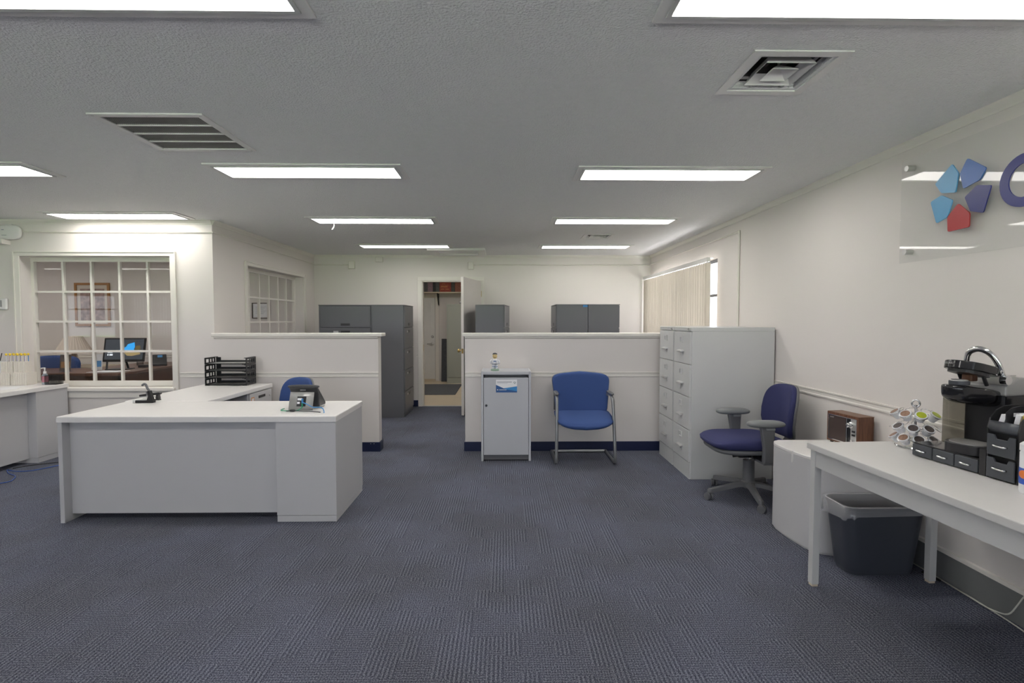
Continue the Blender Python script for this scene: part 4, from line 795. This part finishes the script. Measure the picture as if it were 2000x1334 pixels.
# coffee maker: local -y is the front (room side), local x towards the camera
t = thing('coffee_maker', 'black single cup coffee maker with its chrome handle lid raised', 'coffee maker', (1.985, 2.316, TT + .0648), R(-90 + 14)); t.scale = (.90, 1, 1)
B().prism(rrect(0, .195, -.035, .12, .07, 6), 0, .042, 'z').obj('drip_base', 'black_plastic', t, .003, smooth=35); B().prism(rrect(.015, .18, -.022, .10, .06, 6), .042, .046, 'z').obj('drip_grate', 'silver_plastic', t, smooth=35)
B().prism([(.012, 0), (.183, 0), (.195, .10), (.195, .26), (.0, .26), (.0, .10)] and rrect(.0, .195, .11, .33, .03, 5), 0, .255, 'z').obj('tower', 'black_plastic', t, .003, smooth=35)
B().prism([(.10, .255), (.335, .255), (.335, .300), (.30, .325), (.17, .335), (.10, .300)], .0, .197, 'x').obj('rear_housing', 'silver_plastic', t, .008)
bx('side_panel', 'black_gloss', .192, .199, .10, .33, .02, .255, t, .002)
B().blob((.095, .03, .270), (.085, .135, .060), .55, .75, 32, 16, lambda p: (p.x * (1 - .25 * max(0, -p.y / .135)), p.y, (p.z if p.z < 0 else p.z * .35) + .02 * (-p.y / .135) * (1 if p.z < 0 else 1))).obj('brew_head', 'black_gloss', t, smooth=True)
B().prism([(a, b) for a, b in rrect(.06, .135, -.075, -.005, .03, 5)], .302, .318, 'z').obj('pod_holder', 'frame_dark', t, .002, smooth=35); B().tube([(.0975 + .030 * math.cos(R(a)), -.04 + .030 * math.sin(R(a)), .320) for a in range(0, 360, 20)], .003, 6, closed=True).obj('holder_ring', 'brushed', t, smooth=True)
for x in (.045, .150): B().tube([(x, .05, .300), (x, .02, .355)], .008, 8).obj('lid_arm', 'black_plastic', t)
bx('puncture_block', 'walnut', .075, .12, .0, .04, .315, .345, t, .005)
ld = B(); ld.prism(rrect(.015, .180, -.110, .10, .075, 6), 0, .036, 'z').xf(Matrix.Translation((0, .03, .352)) @ Matrix.Rotation(R(-12), 4, 'X')); lid = ld.obj('lid', 'black_gloss', t, .004, smooth=35)
lu = B(); lu.prism(rrect(.03, .165, -.095, .06, .06, 6), -.012, 0, 'z').xf(Matrix.Translation((0, .03, .352)) @ Matrix.Rotation(R(-12), 4, 'X')); lu.obj('lid_underside', 'black_plastic', t)
B().tube(fillet([(.040, .085, .365), (.040, .075, .395), (.050, .07, .440), (.0975, .065, .458), (.145, .07, .440), (.170, .085, .395), (.180, .105, .325)], .05, 8), .009, 10, flat=1.5).obj('handle', 'chrome', t, smooth=True)
B().cyl((.178, .10, .325), (.205, .10, .325), .020, n=16).obj('handle_pivot', 'chrome', t, smooth=35)
B().prism(rrect(-.048, -.004, .04, .30, .02, 4), .02, .27, 'z').obj('water_tank', 'reservoir', t, smooth=35); B().prism(rrect(-.049, -.003, .039, .301, .02, 4), .27, .285, 'z').obj('tank_lid', 'black_plastic', t, .003, smooth=35)
bx('button_plate', 'chrome', .06, .14, .16, .24, .334, .338, t, .002)
text('maker_name', 'KEURIG', .012, 'brushed', t, (.06, -.083, .392), (math.pi / 2, 0, 0))
t = thing('wipes_canister', 'white and blue cleaning wipes canister beside the black organizer', 'canister', (1.965, 1.885, TT + .0005))
B().lathe([(.040, 0), (.042, .006), (.042, .150), (.038, .158)], n=24).obj('tub', 'wipes_white', t, smooth=35); B().lathe([(.0425, .035), (.0425, .095)], n=24).obj('label', 'wipes_blue', t, smooth=35); B().lathe([(.043, .158), (.043, .182), (.034, .190)], n=24).obj('lid', 'wipes_white', t, smooth=35)
B().blob((-.042, 0, .072), (.003, .018, .016), 1, 1, 12, 8).obj('orange_spot', 'wipes_orange', t, smooth=True)

# ------------------------------------------------------------------ waste bin with liner
t = thing('waste_bin', 'dark grey plastic waste bin with clear liner under the long table', 'waste bin', (2.075, 2.864, 0))
def ring(hx, hy, r, z, n=6): return [(a, b, z) for a, b in rrect(-hx, hx, -hy, hy, r, n)]
def loft(rings, cap=False):
    b = B(); n = len(rings[0]); vs = [v for rg in rings for v in rg]; fs = [(i * n + j, i * n + (j + 1) % n, (i + 1) * n + (j + 1) % n, (i + 1) * n + j) for i in range(len(rings) - 1) for j in range(n)]
    if cap: fs.append(tuple(range(n))[::-1])
    return b.add(vs, fs)
loft([ring(.180, .085, .06, 0), ring(.186, .090, .06, .02), ring(.187, .091, .06, .022), ring(.222, .118, .06, .365), ring(.226, .122, .06, .367), ring(.228, .124, .06, .385), ring(.220, .116, .055, .385), ring(.216, .112, .055, .36), ring(.178, .083, .05, .01)], True).obj('bin', 'trash', t, smooth=35)
N_ = len(ring(1, 1, .1, 0)); rl = []
for (hx, hy, z, wv) in ((.176, .080, .05, 0), (.208, .104, .32, .006), (.217, .113, .383, .002), (.225, .121, .392, .002), (.233, .129, .386, .002), (.236, .132, .345, .008)):
    rg = ring(hx, hy, .055, z); out = []
    for i, (a, b_, c) in enumerate(rg):
        k = 1 + wv * math.sin(i * 2.7) * 3; dz = 0
        if hx == .236: dz = -.045 * (.5 + .5 * math.sin(2 * math.pi * i / N_ - .6)) + .008 * math.sin(i * 1.9)
        out.append((a * k, b_ * k, c + dz))
    rl.append(out)
loft(rl).obj('liner', 'bag', t, smooth=True)

# ------------------------------------------------------------------ acrylic sign
SX = XR - .038
t = thing('wall_sign', 'clear acrylic sign with five coloured pentagons mounted on the side wall', 'sign', (SX, 2.2, 2.03))
bx('plate', 'acrylic', 0, .006, -1.25, .868, -.298, .292, t, .001)
for y in (.822, -1.20):
    for z in (.244, -.235): B().cyl((-.008, y, z), (.036, y, z), .016, n=20).obj('standoff', 'brushed', t, smooth=35)
def crop(a, b): q = px(1700 + a / 4.763, 250 + b / 4.763, SX); return (q.y - 2.2, q.z - 2.03)
pent = [('logo_light', [(770, 333), (828, 420), (802, 600), (668, 607), (610, 522)]), ('logo_blue', [(912, 280), (1090, 368), (1030, 480), (872, 567), (842, 425)]), ('logo_navy', [(885, 645), (1000, 530), (1137, 530), (1058, 790), (938, 775)]), ('logo_red', [(825, 700), (933, 790), (928, 920), (727, 967), (725, 830)]), ('logo_light', [(568, 690), (670, 625), (775, 670), (725, 830), (622, 888)])]
for m, pts in pent:
    q = fillet([(*crop(*p), 0) for p in pts], .010, 3, True); B().prism([(a.x, a.y) for a in q], -.006, -.0003, 'x').obj('pentagon', m, t)
cyy, czz, ro, ri = .128, -.002, .120, .076
pts = [(cyy + ro * math.cos(R(a)), czz + ro * 1.0 * math.sin(R(a))) for a in range(-130, 131, 10)] + [(cyy + ri * math.cos(R(a)), czz + ri * math.sin(R(a))) for a in range(130, -131, -10)]
B().prism(pts, -.006, -.0003, 'x').obj('letter', 'logo_navy', t)

# ------------------------------------------------------------------ cords
def cable(name, m, pts, r, label): return tag(B().tube(fillet(pts, .05, 4), r, 6).obj(name, m, smooth=True), label, 'cable')
fl_ = lambda *p: [pz(x, y, .005) for x, y in p]
cable('network_cable', 'cable_blue', fl_((-30, 948), (0, 944), (22, 940), (32, 930), (15, 924), (13, 917), (30, 921), (60, 920), (90, 914), (113, 909), (135, 905)), .004, 'blue network cable looping on the carpet by the side desk')
cable('power_cable', 'black_plastic', fl_((25, 915), (45, 911), (80, 906), (112, 903), (140, 900)), .004, 'black cable crossing the carpet between the two desks')
cable('phone_cord', 'cable_white', [Vector((2.345, 2.95, .006)), Vector((2.348, 2.72, .006)), Vector((2.345, 2.50, .006)), Vector((2.335, 2.30, .006)), Vector((2.30, 2.1, .006)), Vector((2.30, 1.8, .006))], .0035, 'white cord running along the baseboard under the table')
cable('phone_cord', 'cable_white', [Vector((2.335, 2.70, .012)), Vector((2.330, 2.42, .012)), Vector((2.335, 2.33, .03)), Vector((2.345, 2.30, .10)), Vector((2.352, 2.27, .17)), Vector((2.358, 2.20, .20)), Vector((2.360, 2.10, .22))], .0035, 'white cord rising from the floor to the wall outlet')
cable('appliance_cable', 'black_plastic', [Vector((2.33, 2.22, .64)), Vector((2.335, 2.235, .30)), Vector((2.335, 2.23, .22)), Vector((2.34, 2.19, .17)), Vector((2.345, 2.10, .17)), Vector((2.355, 2.04, .22))], .006, 'black power cord hanging below the long table')
t = thing('wall_outlet', 'cream wall outlet just above the baseboard under the table', 'outlet', (XR, 2.13, .235)); bx('plate', 'outlet', -.006, 0, -.06, .06, -.045, .045, t, .003); bx('socket', 'outlet', -.010, -.006, -.045, -.005, -.03, .03, t, .003); bx('socket', 'outlet', -.010, -.006, .005, .045, -.03, .03, t, .003)
tag(B().tube([(2.31, 2.80, .008), (2.32, 2.76, .008), (2.325, 2.70, .008)], .007, 6).obj('appliance_cable', 'black_plastic'), 'short black cord on the carpet beside the waste bin', 'cable')

# ------------------------------------------------------------------ inside the glazed office
t = thing('office_desk', 'dark wooden desk inside the glazed office', 'desk', (-5.6, 7.0, 0))
B().prism([(-1.2, -.42), (.55, -.50), (.80, -.46), (.84, -.25), (.72, 1.30), (-.05, 1.30), (-.05, .25), (-1.2, .25)], .705, .74, 'z').obj('top', 'desk_wood', t, .004)
bx('front_panel', 'desk_wood', -1.1, .70, -.30, -.27, 0, .705, t); bx('end_panel', 'desk_wood', .66, .70, -.30, 1.2, 0, .705, t); bx('far_end_panel', 'desk_wood', -1.14, -1.1, -.35, .22, 0, .705, t)
t = thing('desktop_computer', 'black all in one computer with lit screen on the office desk', 'computer', (-5.06, 7.0, .74), R(6))
def TL(b): return b.xf(Matrix.Translation((0, 0, .105)) @ Matrix.Rotation(R(-12), 4, 'X'))
TL(B().box(-.255, .255, -.012, .012, 0, .32)).obj('display', 'black_plastic', t, .004)
emit('screen_dark', (.5, .55, .62), .045); emit('screen_blue', (.05, .38, .85), .42); emit('screen_sand', (.55, .42, .20), .25); emit('screen_white', (.8, .85, .9), .4); emit('screen_rock', (.22, .17, .08), .25)
scr = TL(B().box(-.235, .235, -.0135, -.012, .03, .30)).obj('screen', 'screen_dark', t)
def onscr(nm, m, pts, y): TL(B().prism(pts, y, y + .0004, 'y')).obj(nm, m, scr)
onscr('picture_sky', 'screen_blue', [(-.06, .155), (.02, .20), (.04, .235), (.12, .26), (.13, .20), (.12, .165), (.13, .15), (.0, .145)], -.0142); onscr('picture_sand', 'screen_sand', [(-.02, .14), (.13, .15), (.19, .13), (.205, .10), (.10, .075), (.04, .08)], -.0142); onscr('picture_rock', 'screen_rock', [(.13, .165), (.14, .21), (.19, .22), (.20, .17), (.17, .15)], -.0142)
onscr('clock_digit', 'screen_white', [(-.20, .082), (-.185, .082), (-.185, .105), (-.20, .105)], -.0142); onscr('clock_digit', 'screen_white', [(-.175, .082), (-.135, .082), (-.135, .105), (-.175, .105)], -.0142); onscr('clock_line', 'screen_white', [(-.20, .118), (-.14, .118), (-.14, .124), (-.20, .124)], -.0142); TL(B().box(-.01, .01, -.0130, -.012, .012, .016)).obj('badge', 'brushed', t)
bx('stand_foot', 'black_plastic', -.20, .05, -.06, .16, 0, .012, t, .003); B().tube([(-.18, -.05, .01), (-.20, .0, .12)], .012, 6).obj('stand_leg', 'black_plastic', t); B().tube([(.0, .10, .01), (.0, .03, .16)], .014, 6).obj('stand_leg', 'black_plastic', t)
tag(B().prism([(-5.24, 6.60), (-4.88, 6.62), (-4.86, 6.84), (-5.20, 6.82)], .7405, .746).obj('paper_stack', 'paper'), 'white papers lying on the office desk in front of the computer', 'paper')
t = thing('table_lamp', 'table lamp with cream pleated shade inside the glazed office', 'lamp', (-6.48, 7.95, 0))
pl = []
for r_, z_ in ((.105, 1.155), (.235, .905)): pl.append([((r_ + .004 * (k % 2)) * math.cos(2 * math.pi * k / 64), (r_ + .004 * (k % 2)) * math.sin(2 * math.pi * k / 64), z_) for k in range(64)])
loft(pl).obj('shade', 'shade', t); B().lathe([(.09, .70), (.09, .715), (.03, .73), (.055, .80), (.03, .90), (.012, .92), (.012, 1.0)], n=20).obj('base', 'shade', t, smooth=35)
t2 = thing('credenza', 'low dark credenza with pale top behind the blue office chair', 'cabinet', (-6.7, 8.1, 0)); bx('body', 'dark_frame', -.9, .6, -.25, .25, 0, .67, t2); bx('top', 'shelf_wood', -.92, .62, -.27, .27, .67, .70, t2)
for x in (-.5, .0, .3): bx('door', 'dark_frame', x - .14, x + .14, -.256, -.25, .05, .64, t2)
t = thing('office_chair', 'blue upholstered chair behind the office desk', 'chair', (-6.35, 7.45, 0)); B().blob((0, 0, .70), (.34, .05, .20), .4, .35, 32, 14, lambda p: (p.x, p.y + .1 * p.z, p.z - .02 * (p.x / .34) ** 2)).obj('backrest', 'chair_blue', t, smooth=True); B().blob((0, -.26, .45), (.30, .26, .05), .5, .5, 32, 10).obj('seat', 'chair_blue', t, smooth=True)
B().lathe([(.04, .08), (.03, .40)], (0, -.2, 0), 12).obj('column', 'plastic_grey', t); bx('back_bar', 'plastic_grey', -.04, .04, .0, .06, .40, .60, t)
for k in range(5): a = R(72 * k); B().tube([(0, -.2, .10), (.3 * math.cos(a), -.2 + .3 * math.sin(a), .06)], .02, 6).obj('base_leg', 'plastic_grey', t); B().blob((.3 * math.cos(a), -.2 + .3 * math.sin(a), .028), (.028, .028, .028), 1, 1, 10, 6).obj('caster', 'black_plastic', t)
for x, y, m, lab in ((-5.60, 6.72, 'dark_frame', 'dark leaflet in a clear upright stand on the office desk'), (-5.30, 6.85, 'paper', 'white leaflet with blue square in a clear stand on the office desk')):
    t = thing('leaflet_stand', lab, 'leaflet stand', (x, y, .7405), R(25)); q = B(); q.box(-.055, .055, -.003, .003, .01, .22); q.xf(Matrix.Rotation(R(-14), 4, 'X')); q.obj('leaflet', m, t); q = B().box(-.06, .06, -.006, -.004, 0, .225); q.xf(Matrix.Rotation(R(-14), 4, 'X')); q.obj('front_plate', 'acrylic', t); bx('foot', 'acrylic', -.06, .06, -.02, .09, 0, .003, t)
    q = B().box(-.045, .045, -.0045, -.003, .05, .13); q.xf(Matrix.Rotation(R(-14), 4, 'X')); q.obj('picture_block', 'sticker_light' if m == 'paper' else 'gold_frame', t)
t = thing('office_phone', 'black desk phone with lit display at the end of the office desk', 'phone', (-5.02, 7.62, .7405), R(35)); B().prism([(-.09, .0), (-.09, .03), (.05, .16), (.08, .15), (.09, 0)], -.11, .11, 'x').obj('body', 'black_plastic', t, .005); q = B().box(.0, .06, -.001, .001, -.018, .022); q.xf(Matrix.Translation((0, .016, .132)) @ Matrix.Rotation(R(-43), 4, 'X')); q.obj('display', 'cable_lblue', t); B().blob((-.085, -.01, .125), (.022, .10, .018), .7, .7, 14, 8, lambda p: (p.x, p.y, p.z + .9 * p.y)).obj('handset', 'black_plastic', t, smooth=True)
t = thing('mesh_pen_cup', 'black mesh pen cup beside the office phone', 'pen cup', (-5.30, 7.66, .7405)); q = B()
for k in range(24): a = 2 * math.pi * k / 24; q.cyl((.04 * math.cos(a), .04 * math.sin(a), 0), (.04 * math.cos(a), .04 * math.sin(a), .10), .001, n=4)
for z in (.0, .02, .04, .06, .08, .10): q.tube([(.04 * math.cos(R(a)), .04 * math.sin(R(a)), z) for a in range(0, 360, 20)], .0015, 4, closed=True)
q.obj('mesh_wall', 'mesh_black', t)['kind'] = 'stuff'
tag(bx('card_box', 'black_plastic', -5.08, -4.98, 7.30, 7.42, .7405, .775), 'small black box on the office desk next to the computer', 'box')
art = mat('art_print', (.10, .10, .13), .6, var=.9, vscale=16, vary2=(.36, .25, .22))
def picture(name, lab, cx, cz, hw, hh, fm, fw, inner, cat='picture'):
    t = thing(name, lab, cat, (cx, YB, cz)); B().slab((-hw, hw), (-hh, hh), -.028, 0, [(-hw + fw, hw - fw, -hh + fw, hh - fw)], mY).obj('frame', fm, t, .004); bx('mat_board', 'mat_board', -hw + fw, hw - fw, -.012, -.004, -hh + fw, hh - fw, t)
    b_ = inner; bx('print', 'art_print' if fm == 'gold_frame' else 'paper', -hw + b_, hw - b_, -.014, -.012, -hh + b_ * 1.1, hh - b_ * 1.1, t); bx('glazing', 'glass', -hw + fw, hw - fw, -.018, -.016, -hh + fw, hh - fw, t)
    return t
picture('framed_picture', 'gilt framed picture on the far wall of the glazed office', -6.56, 1.645, .275, .345, 'gold_frame', .035, .085)
t = picture('framed_certificate', 'small dark framed certificate seen through the side window', -3.90, 1.55, .138, .125, 'dark_frame', .012, .014, 'certificate')
for k in range(6): bx('print_line', 'ink_grey', -.085, .085 - .02 * (k % 3), -.0146, -.014, .06 - k * .022, .064 - k * .022, t)
